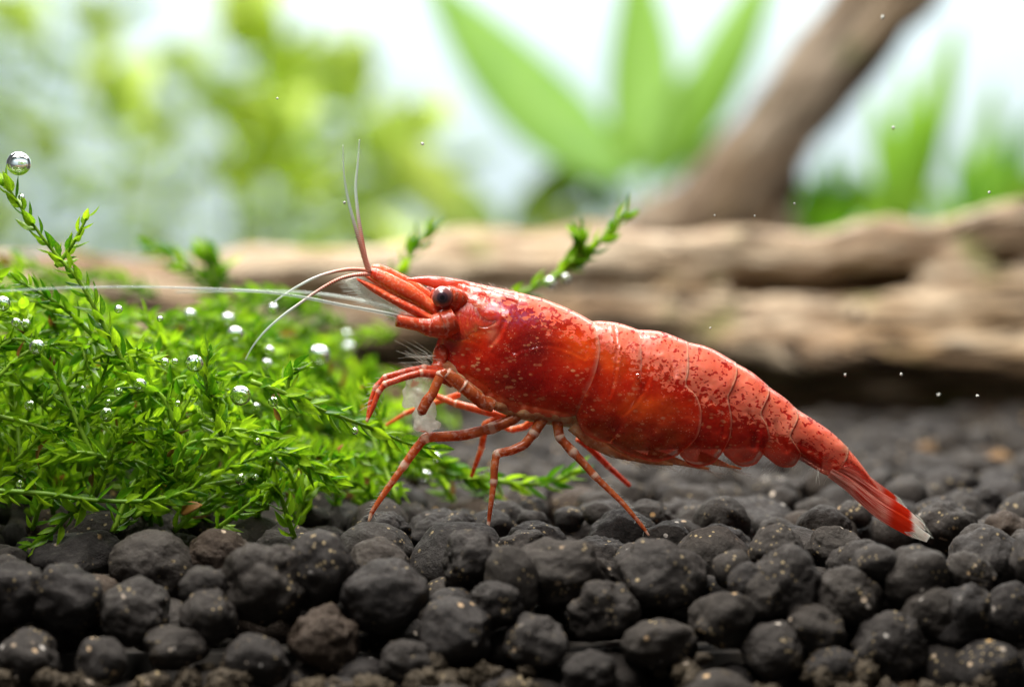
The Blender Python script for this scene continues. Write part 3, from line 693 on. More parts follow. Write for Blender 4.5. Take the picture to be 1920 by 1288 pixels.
HF = [([(300, 745), (240, 690), (195, 610), (150, 530), (95, 465), (40, 390), (5, 335)], -.05, 48, .115),
      ([(105, 500), (135, 460), (165, 405)], 0.05, 15, .085),
      ([(-40, 918), (80, 925), (180, 938), (280, 938), (350, 920), (420, 882), (480, 858), (525, 838)], -.30, 40, .11),
      ([(500, 850), (550, 852), (590, 880), (632, 905)], -.25, 20, .115),
      ([(470, 715), (535, 738), (600, 768, .05), (680, 797, .16), (760, 830, .3), (815, 842, .34)], -.12, 34, .115),
      ([(175, 930), (130, 965), (90, 1005), (40, 1030)], -.25, 16, .10),
      ([(-30, 775), (40, 790), (90, 805), (120, 815)], -.1, 14, .10),
      ([(420, 830), (400, 770), (385, 710), (392, 655)], -.1, 22, .115),
      ([(200, 860), (170, 850), (130, 848), (95, 850)], -.25, 16, .12),
      ([(330, 800), (300, 740), (250, 735), (190, 770), (130, 790)], -.08, 20, .105),
      ([(560, 780), (540, 740), (545, 700), (555, 690)], .1, 14, .11),
      ([(250, 970), (330, 920), (350, 850), (300, 800)], -.1, 22, .12)]
for pa, y, n, L in HF: hero_frond(pa, y, int(n * 1.06), L * 1.05, clump, .013)
tops = np.array([(-100, 420), (0, 455), (100, 500), (200, 530), (300, 540), (400, 545), (500, 555), (600, 565), (680, 600), (720, 690), (780, 790), (800, 850), (900, 880)], float)
parts, shade, sparts, sshade = [], [], [], []
def fill_frond(c, n, L, lo, shd):
    V, F = tube(c, np.linspace(.014, .006, len(c)), 5); sparts.append((V, F)); sshade.extend([shd] * len(V))
    for i, (p, R) in enumerate(frame_leaves(c, n, L)):
        Vl, Fl = (LEAVES_LO if lo else LEAVES)[i % 4]
        parts.append((Vl @ R.T + p, Fl)); shade.extend([-1.0 if (rng.random() < .03 or shd < -.5) else min(1, max(0, shd + rng.normal(0, .2)))] * len(Vl))
def add_fronds(n, xr, yr, lenr, L, lo, hfac=1.0, lean=0.35):
    k = 0; tries = 0
    while k < n and tries < n * 40:
        tries += 1
        y = rng.uniform(*yr); px = rng.uniform(*xr); top = np.interp(px, tops[:, 0], tops[:, 1]) + 40
        tz = P(px, top, y)[2]
        if px > 540 and y < .32: continue
        tip = P(px, 644, y); tip[2] = rng.uniform(0.05, 1.0) ** 0.75 * tz * hfac
        l = rng.uniform(*lenr)
        d = np.array([rng.normal(lean, .6), rng.normal(-.25, .45), rng.normal(.45, .45)]); d /= np.linalg.norm(d)
        base = tip - d * l
        if base[2] < -0.05: base[2] = -0.05
        if base[2] > tz * hfac: continue
        mid = (base + tip) / 2 + np.array([0, 0, rng.uniform(.02, .14)]) + rng.normal(0, .04, 3)
        if min(base[1], tip[1]) < -.38: continue
        cc = crom([base, mid, tip], 14)
        if any(proj(q)[0] > 610 and q[1] < .3 for q in cc): continue
        if any(q[1] < b[3] + .05 and np.hypot(*(proj(q) - (b[0], b[1]))) < b[2] + 16 for q in cc for b in BUBS): continue
        fill_frond(cc, int(l / .024), L * .86, lo, rng.uniform(.05, .8)); k += 1
tops_rear = tops
tops = np.array([(-100, 420), (0, 445), (60, 500), (120, 555), (250, 605), (400, 645), (500, 700), (600, 780), (700, 810)], float)
add_fronds(100, (-60, 700), (-.30, .55), (.3, .8), .115, False)
tops = tops_rear
add_fronds(120, (-100, 760), (.6, 1.8), (.5, 1.0), .12, True)
add_fronds(110, (-150, 720), (1.6, 3.6), (.6, 1.2), .14, True)
add_fronds(70, (430, 740), (1.6, 3.4), (.6, 1.1), .14, True)
V, F = join(parts)
tag(mesh('foliage', V, F, M['moss'], clump, loc=(0, .6, 0), attrs={'shade': shade}), kind='stuff')
V, F = join(sparts)
tag(mesh('inner_stems', V, F, M['moss_stem'], clump, loc=(0, .6, 0), attrs={'shade': sshade}), kind='stuff')
def sprig(paths, y, label, n=22, L=.13):
    b = P(paths[0][0][0], paths[0][0][1], y); b[2] = max(min(b[2], 0.5), 0)
    r = empty('moss_sprig', b, label, 'moss')
    for pa in paths: hero_frond(pa, y, n, L, r, .02)
sprig([[(930, 640), (950, 570), (1030, 525), (1100, 478), (1145, 430), (1178, 395)], [(1060, 505), (1090, 470), (1085, 440)]], 1.6, "moss sprig rising behind the shrimp's back with two bubbles on it", 24)
sprig([[(735, 600), (745, 520), (775, 470), (808, 425)]], 2.0, "short blurred moss sprig behind the shrimp's rostrum", 18)
sprig([[(820, 880), (900, 895), (980, 908), (1040, 900), (1088, 878)], [(760, 850), (830, 870), (900, 905)]], .9, 'moss runner lying on the pellets under the shrimp', 26, .12)
sprig([[(430, 600), (390, 530), (340, 495), (285, 462)], [(390, 540), (410, 500), (380, 470)]], 3.0, 'blurred arching moss frond in front of the left part of the log', 20, .15)
for (px, py, y, w, rz, lab) in ((360, 955, -.1, .11, .4, 'brown dead leaf scrap under the low moss stem'), (655, 850, .6, .07, 1.2, 'small yellow orange leaf scrap at the edge of the moss clump'),
                               (95, 870, .0, .14, 1.3, 'upright brown dead leaf scrap inside the moss clump')):
    a = P(px - 20, py + 8, y); c = a + np.array([math.cos(rz) * w, -.02, math.sin(rz) * w])
    o = mesh('dead_leaf', *blade(a, c, w * .6, (0, .6, .8), .15, 7), M['dead_leaf'], loc=a, attrs={'shade': [.6] * 35})
    o.modifiers.new('thickness', 'SOLIDIFY').thickness = .004 * U
    tag(o, lab, 'leaf')

# ------------------------------------------------------------------ bubbles and specks
I4, F4 = ico(4)
bub_mesh = bpy.data.meshes.new('bubble'); bub_mesh.from_pydata((I4 * U).tolist(), [], F4)
bub_mesh.polygons.foreach_set('use_smooth', [True] * len(F4)); bub_mesh.materials.append(M['bubble']); bub_mesh.update()
def bubble(px, py, r, y, label, group='oxygen bubbles clinging to the moss'):
    o = bpy.data.objects.new('bubble', bub_mesh); COL.objects.link(o)
    o.location = Vector(P(px, py, y)) * U; s = r / pxs(y); o.scale = (s, s, s * .97); tag(o, label, 'bubble', group)
for b in BUBS:
    bubble(*b)
for b in ((1196, 705, 5.5, -.07), (1481, 803, 4.5, .02), (1420, 775, 5, .0)):
    bubble(*b, "tiny air bubble clinging to the shrimp's side", "bubbles on the shrimp's shell")
sp_v = lump(I2, 5, 1.5, 1.5)
spm = bpy.data.meshes.new('floating_speck'); spm.from_pydata((sp_v * U).tolist(), [], F2); spm.materials.append(M['speck']); spm.update()
for px, py, r, y in ((1655, 33, 4.5, .8), (792, 270, 4, .3), (646, 380, 4, .05), (520, 185, 3, .2), (1855, 361, 4, .1), (1675, 240, 4, .6), (1690, 702, 4, .1), (1332, 615, 3, .05),
                     (1585, 703, 3.5, .3), (1415, 405, 2.5, .1), (1340, 404, 2.5, .1), (1490, 382, 2.5, .2), (1833, 742, 4, .2), (1760, 740, 4, .6)):
    o = bpy.data.objects.new('floating_speck', spm); COL.objects.link(o); o.location = Vector(P(px, py, y)) * U
    o.scale = np.array([r * .85, r * .7, r * .6]) / pxs(y); o.rotation_euler = (random.random() * 3, random.random() * 3, random.random() * 3)
    tag(o, 'tiny white speck of debris drifting in the water', 'speck', 'specks drifting in the water')

# ------------------------------------------------------------------ shrimp
YC = 0.14
def Q(px, py, yo=0.0):
    p = P(px, py, YC); p[1] = YC + yo; return p
def rs2(pts, n):
    p = np.asarray(pts, float)
    if len(p) > 2: p = crom(p, 160)
    d = np.r_[0, np.cumsum(np.linalg.norm(np.diff(p, axis=0), axis=1))]; d /= d[-1]
    u = np.linspace(0, 1, n); return np.stack([np.interp(u, d, p[:, 0]), np.interp(u, d, p[:, 1])], 1), d, p
def at(pts, u):
    _, d, p = rs2(pts, 3); return np.stack([np.interp(u, d, p[:, 0]), np.interp(u, d, p[:, 1])], -1)
BV, BF, BA, BR, BB = [], [], [], [], []
def emit(grid, attr, rim, belly):
    """grid rows x cols x 3 -> body"""
    n0 = sum(len(v) for v in BV); r, c = grid.shape[:2]
    BV.append(grid.reshape(-1, 3)); BA.append(attr.reshape(-1, 3)); BR.append(rim.ravel()); BB.append(belly.ravel())
    for i in range(r - 1):
        for k in range(c - 1):
            a = n0 + i * c + k; BF.append((a, a + 1, a + 1 + c, a + c))
def shell(top, bottom, left, right, widths, nu, nv, kbot=.35, tm=.55, t0=0.0, rimw=.035, lip=True, mod=None, t1=1.0):
    u = np.linspace(0, 1, nu); a = np.linspace(0, 1, nv); t = 0.45 * a ** 2.2 + 0.55 * a
    Tp, Bp, Lp, Rp = at(top, u), at(bottom, u), at(left, t), at(right, t)
    c00, c10, c01, c11 = Lp[0], Rp[0], Lp[-1], Rp[-1]
    g = np.zeros((nv, nu, 2))
    for j in range(nv):
        for i in range(nu):
            uu, tt = u[i], t[j]
            g[j, i] = ((1 - tt) * Tp[i] + tt * Bp[i]) + ((1 - uu) * Lp[j] + uu * Rp[j]) - ((1 - uu) * (1 - tt) * c00 + uu * (1 - tt) * c10 + (1 - uu) * tt * c01 + uu * tt * c11)
    w = np.interp(u, np.linspace(0, 1, len(widths)), widths)
    pr = np.where(t < tm, np.sqrt(np.clip(1 - (1 - t / tm) ** 2, 0, 1)), 1 - kbot * (np.clip(t - tm, 0, 1) / (1 - tm)) ** 2)
    y = pr[:, None] * w[None, :]
    if mod is not None: y = mod(g, y)
    rim = np.clip(1 - (1 - u) / rimw, 0, 1)[None, :] * np.ones((nv, 1))
    edge = np.clip(1 - (1 - t) / .05, 0, 1)[:, None] * 0.5
    rim = np.maximum(rim, edge * np.ones((1, nu))) if kbot < .9 else rim
    tt = np.broadcast_to(t[:, None], (nv, nu))
    if lip:      # hind rim and lower rim turn in
        mid = g.mean(axis=0)[-1]
        e1 = g[:, -1:] + (mid - g[:, -1:]) * .012 + np.array([1.2, 0]); e2 = g[:, -1:] + (mid - g[:, -1:]) * .02 - np.array([1.5, 0])
        g = np.concatenate([g, e1, e2], 1); y = np.concatenate([y, y[:, -1:] * .985, y[:, -1:] * .98 - .6], 1); y = np.maximum(y, 0)
        rim = np.concatenate([rim, rim[:, -1:], rim[:, -1:]], 1); tt = np.concatenate([tt, tt[:, -1:], tt[:, -1:]], 1)
        b1 = g[-1:] + np.array([0, .5]); b2 = g[-1:] - np.array([0, 3.5])
        g = np.concatenate([g, b1, b2], 0); y = np.concatenate([y, y[-1:] * .96, y[-1:] * .86], 0)
        rim = np.concatenate([rim, rim[-1:], rim[-1:]], 0); tt = np.concatenate([tt, tt[-1:], tt[-1:]], 0)
    def to3(sgn):
        G = np.zeros(g.shape[:2] + (3,)); A = np.zeros_like(G)
        for j in range(g.shape[0]):
            for i in range(g.shape[1]):
                G[j, i] = Q(g[j, i, 0], g[j, i, 1], sgn * y[j, i] / 400.0)
        A[..., 0] = g[..., 0] / 100; A[..., 1] = g[..., 1] / 100; A[..., 2] = t0 + tt * (t1 - t0)
        return G, A
    Gn, An = to3(-1); Gf, Af = to3(1)
    G = np.concatenate([Gf[:0:-1], Gn], 0); A = np.concatenate([Af[:0:-1], An], 0)
    R = np.concatenate([rim[:0:-1], rim], 0)
    emit(G, A, R, np.zeros_like(R))
def groove(lines):
    L = [(crom(np.array(p, float), 60), d, w) for p, d, w in lines]
    def f(g, y):
        o = y.copy()
        for p, d, w in L:
            dd = np.sqrt(((g[:, :, None, :] - p[None, None]) ** 2).sum(-1)); k = dd.argmin(-1); m = dd.min(-1)
            below = g[..., 1] > p[k][..., 1]
            o -= d * np.exp(-(m / w) ** 2) * (y > 5) - d * .6 * np.exp(-((m - w * 1.6) / (w * 1.2)) ** 2) * below * (y > 5)
        for j in range(g.shape[0]):
            for i in range(g.shape[1]):
                q = Vector((g[j, i, 0] / 38, g[j, i, 1] / 26, 3.3)); o[j, i] += 2.2 * mnoise.noise(q) * min(1, y[j, i] / 30)
        return o
    return f
# inner body and belly membrane first, then the plates from head to tail
ct = [(846, 560), (880, 545), (960, 556), (1050, 582), (1115, 612), (1200, 632), (1290, 655), (1380, 695), (1440, 735), (1490, 775), (1540, 806)]
cb = [(826, 640), (838, 690), (935, 772), (1030, 796), (1085, 806), (1180, 842), (1270, 842), (1352, 842), (1428, 840), (1490, 852), (1540, 880)]
cw = [34, 54, 69, 71, 71, 73, 68, 60, 50, 42, 30]
n = 70; T_, B_ = crom(ct, n), crom(cb, n); W_ = np.interp(np.linspace(0, 1, n), np.linspace(0, 1, len(cw)), cw)
th = np.linspace(0, 2 * math.pi, 41); G = np.zeros((41, n, 3)); A = np.zeros_like(G); Be = np.zeros((41, n))
for i in range(n):
    for j, a in enumerate(th):
        m = (T_[i] + B_[i]) / 2 + (T_[i] - B_[i]) / 2 * math.cos(a)
        G[j, i] = Q(m[0], m[1], -W_[i] * math.sin(a) / 400); tt = (1 - math.cos(a)) / 2
        A[j, i] = (m[0] / 100, m[1] / 100, max(.5, tt)); Be[j, i] = float(sm(.72, .86, tt)) * float(sm(1330, 1180, m[0]))
emit(G, A, np.zeros((41, n)), Be); NCORE = len(BF)
shell([(862, 528), (900, 536), (960, 546), (1010, 558), (1050, 572), (1085, 588), (1113, 604)], [(824, 682), (850, 708), (880, 733), (920, 755), (960, 768), (1010, 777), (1050, 778), (1083, 775)],
      [(862, 528), (856, 543), (862, 560), (860, 580), (849, 592), (838, 606), (828, 622), (820, 640), (816, 660), (824, 682)],
      [(1113, 604), (1122, 640), (1120, 670), (1110, 705), (1096, 740), (1083, 775)], [42, 58, 70, 76, 80, 80, 78], 150, 64,
      mod=groove([([(960, 657), (985, 651), (1010, 645), (1040, 645), (1065, 654), (1095, 668)], 2.2, 2.2), ([(838, 630), (880, 634), (910, 648), (935, 668)], 1.5, 3),
                  ([(885, 585), (895, 600), (910, 606), (930, 600)], 4, 4), ([(945, 600), (935, 625), (918, 645)], 3, 4), ([(955, 650), (965, 660), (975, 652)], 2, 2.5)]))
shell([(1106, 603), (1128, 602), (1160, 606), (1197, 618)], [(1078, 776), (1090, 803), (1112, 818), (1142, 827)], [(1106, 603), (1112, 650), (1104, 700), (1090, 745), (1078, 776)],
      [(1197, 618), (1200, 660), (1198, 705), (1186, 745), (1166, 790), (1142, 827)], [77, 79, 80], 70, 64, mod=groove([([(1150, 606), (1155, 650), (1150, 700), (1140, 740)], 1.6, 3)]))
shell([(1283, 640), (1330, 652), (1379, 679)], [(1272, 849), (1290, 866), (1310, 870), (1334, 864), (1347, 850)], [(1283, 640), (1283, 690), (1277, 730), (1270, 780), (1268, 825), (1272, 849)],
      [(1379, 679), (1378, 700), (1367, 725), (1360, 742), (1366, 778), (1363, 815), (1347, 850)], [79, 76, 73], 70, 64, mod=groove([([(1330, 745), (1350, 770), (1352, 810)], 3, 5)]))
shell([(1193, 618), (1240, 622), (1288, 640)], [(1142, 826), (1173, 846), (1220, 860), (1248, 857), (1269, 848)], [(1193, 618), (1193, 660), (1188, 705), (1170, 740), (1148, 782), (1142, 826)],
      [(1288, 640), (1287, 690), (1282, 717), (1301, 738), (1310, 773), (1301, 815), (1269, 848)], [80, 83, 82], 84, 64, mod=groove([([(1165, 770), (1195, 740), (1215, 700)], 1.8, 4), ([(1222, 655), (1250, 660), (1262, 700)], 1.2, 5)]))
shell([(1374, 678), (1410, 698), (1439, 722)], [(1355, 849), (1383, 869), (1411, 867), (1426, 851)], [(1374, 678), (1366, 710), (1352, 745), (1345, 790), (1347, 828), (1355, 849)],
      [(1439, 722), (1438, 737), (1427, 757), (1422, 772), (1433, 795), (1437, 820), (1426, 851)], [71, 69, 65], 60, 60, mod=groove([([(1400, 770), (1415, 800), (1410, 835)], 3, 5)]))
shell([(1434, 720), (1470, 745), (1493, 766)], [(1428, 849), (1457, 870), (1483, 871), (1495, 858)], [(1434, 720), (1425, 745), (1412, 775), (1408, 810), (1415, 833), (1428, 849)],
      [(1493, 766), (1491, 783), (1480, 803), (1477, 815), (1490, 835), (1497, 847), (1495, 858)], [63, 60, 56], 56, 56, mod=groove([([(1450, 790), (1460, 820), (1470, 840)], 3, 5)]))
shell([(1486, 762), (1530, 790), (1560, 811), (1589, 838)], [(1478, 850), (1510, 868), (1540, 886), (1556, 893)], [(1486, 762), (1474, 790), (1464, 815), (1466, 835), (1478, 850)],
      [(1589, 838), (1585, 855), (1571, 876), (1556, 893)], [54, 49, 42, 33], 70, 56, kbot=1.0, mod=groove([([(1500, 830), (1530, 850), (1550, 868)], 3, 6)]))
shell([(1580, 830), (1610, 864), (1636, 900), (1664, 940)], [(1564, 872), (1602, 882), (1636, 912), (1665, 945)], [(1580, 830), (1573, 852), (1560, 878)], [(1664, 942), (1665, 943), (1665, 945)], [28, 24, 16, 5], 50, 30, kbot=1.0, lip=False)
# rostrum: a thin toothed blade growing out of the carapace
shell([(763, 522), (800, 518), (850, 522), (900, 533), (970, 547)], [(763, 524), (800, 536), (838, 549), (880, 560), (970, 575)], [(763, 522), (763, 523), (763, 524)], [(970, 547), (972, 560), (970, 575)],
      [2, 9, 14, 24, 42], 60, 16, kbot=1.0, lip=False, tm=.7, t1=.3)
V = np.concatenate(BV); feet = Q(960, 985)
shrimp = empty('shrimp', (feet[0], YC, 0.0), 'red cherry shrimp with translucent orange side plates standing on the dark soil pellets', 'shrimp')
def sh(name, V, F, mat, attrs=None, parent=None, label=None, kind=None, **kw):
    V = np.asarray(V); o = mesh(name, V, F, mat, parent or shrimp, loc=V[0], attrs=attrs, **kw); tag(o, label, kind=kind); return o
body = sh('body', V, BF, M['shell'], mats=[M['shell'], M['muscle']], midx=[1] * NCORE + [0] * (len(BF) - NCORE), attrs={'side_map': np.concatenate(BA), 'rim': np.concatenate(BR), 'belly': np.concatenate(BB)})
# limbs
def limb(name, pts, y0, y1, mat, joints=None, tip=True, sides=12, parent=None, sharp=.02, flat=1.0, n=70):
    p = np.array([(a, b) for a, b, _ in pts], float); r = np.array([c for *_, c in pts], float)
    d = np.r_[0, np.cumsum(np.linalg.norm(np.diff(p, axis=0), axis=1))]; d /= d[-1]
    u = np.unique(np.r_[np.linspace(0, 1, n), np.clip(d + sharp, 0, 1), np.clip(d - sharp, 0, 1)])
    pp = np.stack([np.interp(u, d, p[:, 0]), np.interp(u, d, p[:, 1])], 1)
    for _ in range(2): pp[1:-1] = .25 * pp[:-2] + .5 * pp[1:-1] + .25 * pp[2:]
    rr = np.interp(u, d, r); band = np.zeros(len(u))
    for k in (joints if joints is not None else range(1, len(pts) - 1)):
        g = np.exp(-((u - d[k]) / .022) ** 2); band = np.maximum(band, g); rr = rr * (1 + .16 * g - .10 * np.exp(-((u - d[k] - .035) / .016) ** 2))
    if tip: band = np.maximum(band, sm(.93, 1.0, u))
    c3 = np.array([P(a, b, y0 + (y1 - y0) * q) for (a, b), q in zip(pp, u)])
    V, F = tube(c3, rr * (.88 if name == 'walking_leg' else 1.0) / 400, sides, flat)
    bb = np.r_[np.repeat(band, sides), band[0], band[-1]]
    return sh(name, V, F, M[mat], {'band': bb}, parent), c3
def hairs(name, items, mat, parent, sides=3):
    parts = []
    for a, b, r in items:
        a, b = np.array(a), np.array(b); m = (a + b) / 2 + rng.normal(0, .04, 3) * np.linalg.norm(b - a)
        parts.append(tube(crom([a, m, b], 6), np.linspace(r, r * .25, 6), sides, cap=False))
    V, F = join(parts); return sh(name, V, F, M[mat], None, parent, kind='stuff')
def spines(leg, c3, u0, u1, n, ln, side):
    it = []
    for k in range(n):
        q = int((u0 + (u1 - u0) * k / n) * (len(c3) - 2)); t = c3[q + 1] - c3[q]; t /= np.linalg.norm(t) + 1e-9
        o = np.cross(t, (0, 1, 0)) * side * (1 if rng.random() < .8 else -1); s = c3[q] + o * .008
        it.append((s, s + (o * .8 + t * .7 + np.array([0, rng.normal(0, .3), 0])) * ln * rng.uniform(.8, 1.6), .0024))
    hairs('bristle', it, 'seta', leg)
yl = YC - .17
L, c3 = limb('walking_leg', [(985, 762, 14), (962, 786, 12.5), (922, 803, 11), (868, 816, 11.5), (797, 820, 10), (776, 846, 9.5), (758, 872, 8), (722, 922, 6.5), (697, 960, 5), (691, 978, 2)], YC - .08, yl - .05, 'limb', [2, 4, 6]); spines(L, c3, .66, .98, 26, .02, -1)
L, c3 = limb('walking_leg', [(1030, 765, 14), (1014, 790, 13), (1001, 812, 10.5), (983, 834, 10), (958, 845, 9.5), (931, 850, 9), (927, 875, 8.5), (926, 903, 7.5), (921, 940, 5.5), (915, 988, 3.5)], YC - .08, yl - .05, 'limb', [2, 5, 7]); spines(L, c3, .6, .98, 22, .016, -1)
L, c3 = limb('walking_leg', [(1046, 765, 14), (1045, 792, 12), (1049, 820, 9.5), (1074, 847, 10), (1094, 868, 8.5), (1115, 892, 7.5), (1168, 943, 5.5), (1206, 988, 4), (1217, 1004, 2)], YC - .08, yl - .02, 'limb', [2, 3, 5]); spines(L, c3, .58, .98, 30, .016, 1)
L, c3 = limb('foreleg', [(850, 708, 12), (820, 696, 10), (794, 691, 7.5), (763, 696, 6.5), (722, 707, 5.5), (704, 726, 5), (694, 755, 4.2), (687, 790, 2)], yl + .04, yl - .06, 'limb_red', [2, 4, 5]); spines(L, c3, .2, .95, 26, .028, -1)
L, c3 = limb('foreleg', [(850, 716, 12), (815, 701, 9), (790, 699, 7), (763, 706, 6.5), (722, 720, 6), (710, 734, 5.5), (699, 764, 5), (688, 791, 2)], yl - .01, yl - .10, 'limb_red', [2, 4, 5]); spines(L, c3, .2, .95, 26, .024, 1)
limb('claw_leg', [(925, 762, 12), (905, 754, 13), (868, 724, 12.5), (836, 699, 11.5)], yl - .01, yl - .05, 'limb', [2])
L, c3 = limb('claw_leg', [(838, 697, 7), (826, 703, 9), (811, 738, 9), (800, 752, 10), (790, 772, 9.5), (786, 778, 3)], yl - .06, yl - .09, 'limb', [1], flat=.7)
for (a, y0, y1, mt) in (([(955, 782, 9), (905, 770, 9), (855, 757, 8), (818, 742, 6)], .32, .40, 'limb_orange'), ([(1085, 822, 9), (1104, 838, 7.5), (1140, 874, 6.5), (1180, 910, 5)], .36, .55, 'limb_red'),
                       ([(935, 785, 9), (910, 795, 8), (903, 840, 6.5), (884, 893, 4)], .36, .55, 'limb'), ([(860, 740, 7), (800, 760, 6), (760, 775, 5), (724, 797, 3)], .40, .70, 'limb_orange'),
                       ([(1010, 778, 9), (985, 800, 8), (960, 806, 7), (945, 800, 6)], .34, .45, 'limb_orange')):
    limb('walking_leg', a, y0, y1, mt, [2], tip=False)
# leg bases and mouthparts
def lumps(name, items, mat, amp=1.2):
    parts = []
    for (px, py, r, y, e) in items:
        Lp = lump(ico(3)[0], int(rng.integers(1e6)), amp, 1.0) * (r / 400) * np.array([1, .8, e]); parts.append((Lp + P(px, py, y), F3))
    V, F = join(parts); o = sh(name, V, F, M[mat], {'band': np.zeros(len(V))})
    md = o.modifiers.new('merge', 'REMESH'); md.mode = 'VOXEL'; md.voxel_size = .006 * U; md.use_smooth_shade = True
    o.modifiers.new('smooth', 'SMOOTH').iterations = 3
    return o
us = lumps('underside', [(830 + 11 * k, np.interp(830 + 11 * k, [836, 870, 935, 1000, 1060], [688, 716, 754, 771, 776]) + rng.uniform(-1, 3), rng.uniform(18, 22), YC - .095, rng.uniform(.85, 1.05)) for k in range(22)], 'coxa', 1.0)
us.modifiers['smooth'].iterations = 14
lumps('mouthpart', [(800, 712, 16, yl + .02, 1), (782, 724, 19, yl, 1.2), (776, 748, 18, yl, 1.2), (790, 768, 17, yl, 1.2), (800, 786, 16, yl, 1.2), (814, 798, 13, yl, .8), (788, 794, 11, yl, 1.5), (806, 765, 12, yl, 1.5), (803, 802, 9, yl, 1.6), (766, 736, 12, yl, 1.6), (796, 735, 14, yl, 1.2)], 'flesh', 3.0)
lumps('jaw', [(826, 668, 16, yl + .06, 1.5), (822, 688, 14, yl + .05, 1.1)], 'limb_red', .8)
it = []
for k in range(22):
    a = P(rng.uniform(800, 824), rng.uniform(662, 700), yl + rng.uniform(0, .2)); b = a + np.array([rng.uniform(-.17, -.08), rng.normal(0, .03), rng.uniform(-.02, .11)]); it.append((a, b, .0028))
hairs('bristle', it, 'seta', shrimp)
# head: antenna bases, scales, feelers, eyes
ye = YC - .13
for sgn, nm in ((-1, 0), (1, 1)):
    yy = YC + sgn * .10; ox, oy = (0, 0) if sgn < 0 else (7, -7)
    limb('antennule_stalk', [(836 + ox, 596 + oy, 10), (812 + ox, 578 + oy, 11), (793 + ox, 563 + oy, 12), (765 + ox, 546 + oy, 15), (740 + ox, 533 + oy, 14.5), (718 + ox, 521 + oy, 13.5), (700 + ox, 512 + oy, 11), (690 + ox, 508 + oy, 6)], yy, yy - sgn * .03, 'peduncle', [], tip=False)
    an = limb('antenna_base', [(852 + ox, 600 + oy, 26), (828 + ox, 610 + oy, 27), (806 + ox, 613 + oy, 19), (783 + ox, 608 + oy, 13), (760 + ox, 604 + oy, 12), (744 + ox, 601 + oy, 11.5)], YC + sgn * .12, YC + sgn * .17, 'limb_red', [], tip=False)[0]
def feeler(name, pts, y0, y1, r0, r1, mat):
    c2 = crom(np.array(pts, float), 90); u = np.linspace(0, 1, 90)
    c3 = np.array([P(a, b, y0 + (y1 - y0) * q) for (a, b), q in zip(c2, u)])
    V, F = tube(c3, (r0 + (r1 - r0) * u) / 400, 8); return sh(name, V, F, M[mat], {'along': np.r_[np.repeat(u, 8), 0, 1]}), c3
fl, c = feeler('antennule', [(692, 508), (684, 480), (678, 445), (671, 400), (667, 350), (671, 305), (674, 262)], YC - .10, YC - .05, 5.2, 1.5, 'flagellum')
it = [];
f2, c2_ = feeler('antennule', [(692, 510), (683, 482), (675, 455), (663, 415), (652, 370), (645, 325), (643, 272)], YC - .12, YC - .16, 5.2, 1.3, 'flagellum')
for q in range(1, 34):
    p = c2_[q]; it.append((p, p + np.array([-.018, -.004, .008]), .0022))
hairs('bristle', it, 'seta_dark', f2)
feeler('antennule', [(694, 508), (665, 505), (635, 508), (595, 519), (560, 536), (525, 558), (508, 572)], YC + .08, YC - .02, 4.2, 1.2, 'flagellum')
feeler('antennule', [(694, 514), (665, 516), (635, 524), (600, 543), (565, 567), (530, 592), (498, 620), (475, 648), (460, 674)], YC - .12, YC - .2, 4.2, 1.2, 'flagellum')
feeler('antenna', [(748, 594), (735, 590), (700, 583), (640, 572), (560, 556), (480, 546), (380, 541), (260, 538), (120, 540), (-40, 548)], YC - .16, YC - .85, 4.2, 1.1, 'clear')
feeler('antenna', [(760, 588), (720, 574), (660, 560), (590, 550), (510, 546), (420, 546), (330, 548)], YC + .2, YC + .8, 4.2, 1.1, 'clear')
for sgn in (-1, 1):
    yy = YC + sgn * .13; ox, oy = (0, 0) if sgn < 0 else (6, -6)
    up = crom(np.array([(812, 588), (780, 570), (740, 551), (705, 532), (672, 519)], float), 30); lo = crom(np.array([(808, 603), (775, 588), (735, 566), (700, 545), (672, 524)], float), 30)
    rows = 7; V = []
    for s2 in (-1, 1):
        for j in range(rows):
            f = j / (rows - 1)
            for i in range(30):
                q = up[i] * (1 - f) + lo[i] * f; b = math.sin(math.pi * f) * 5
                V.append(Q(q[0] + ox, q[1] + oy, sgn * .13 + s2 * (b + .4) / 400 - .02 * math.sin(f * 3)))
    F = []
    for s2 in (0, 1):
        for j in range(rows - 1):
            for i in range(29):
                a = s2 * rows * 30 + j * 30 + i; F.append((a, a + 1, a + 31, a + 30))
    R_ = rows * 30
    F += [(i, i + 1, R_ + i + 1, R_ + i) for i in range(29)] + [(R_ - 30 + i, R_ - 29 + i, 2 * R_ - 29 + i, 2 * R_ - 30 + i) for i in range(29)]
    sc = sh('antennal_scale', V, F, M['limb_red'], {'band': np.zeros(len(V))})
    mem = crom(np.array([(808, 604), (770, 600), (735, 590), (705, 575), (676, 553), (656, 534), (650, 524), (672, 517)], float), 30)
    V = []; 
    for j in range(5):
        f = j / 4
        for i in range(30):
            q = lo[i] * (1 - f) + mem[i] * f; V.append(Q(q[0] + ox, q[1] + oy, sgn * .125 + .01 * f))
    F = [(j * 30 + i, j * 30 + i + 1, (j + 1) * 30 + i + 1, (j + 1) * 30 + i) for j in range(4) for i in range(29)]
    mo = sh('membrane', V, F, M['seta'], None, sc); mo.modifiers.new('thickness', 'SOLIDIFY').thickness = .003 * U
    it = []
    for k in range(70):
        i = 6 + 23 * k / 70; q = mem[int(i)] + (mem[min(29, int(i) + 1)] - mem[int(i)]) * (i % 1); g = lo[int(i)] * .5 + q * .5
        ln = rng.uniform(8, 20); dx, dy = -.75, .62
        it.append((Q(g[0] + ox, g[1] + oy, sgn * .125), Q(q[0] + ox + dx * ln, q[1] + oy + dy * ln * (1 if i < 24 else .2), sgn * .125), .0022))
    hairs('bristle', it, 'seta', sc)
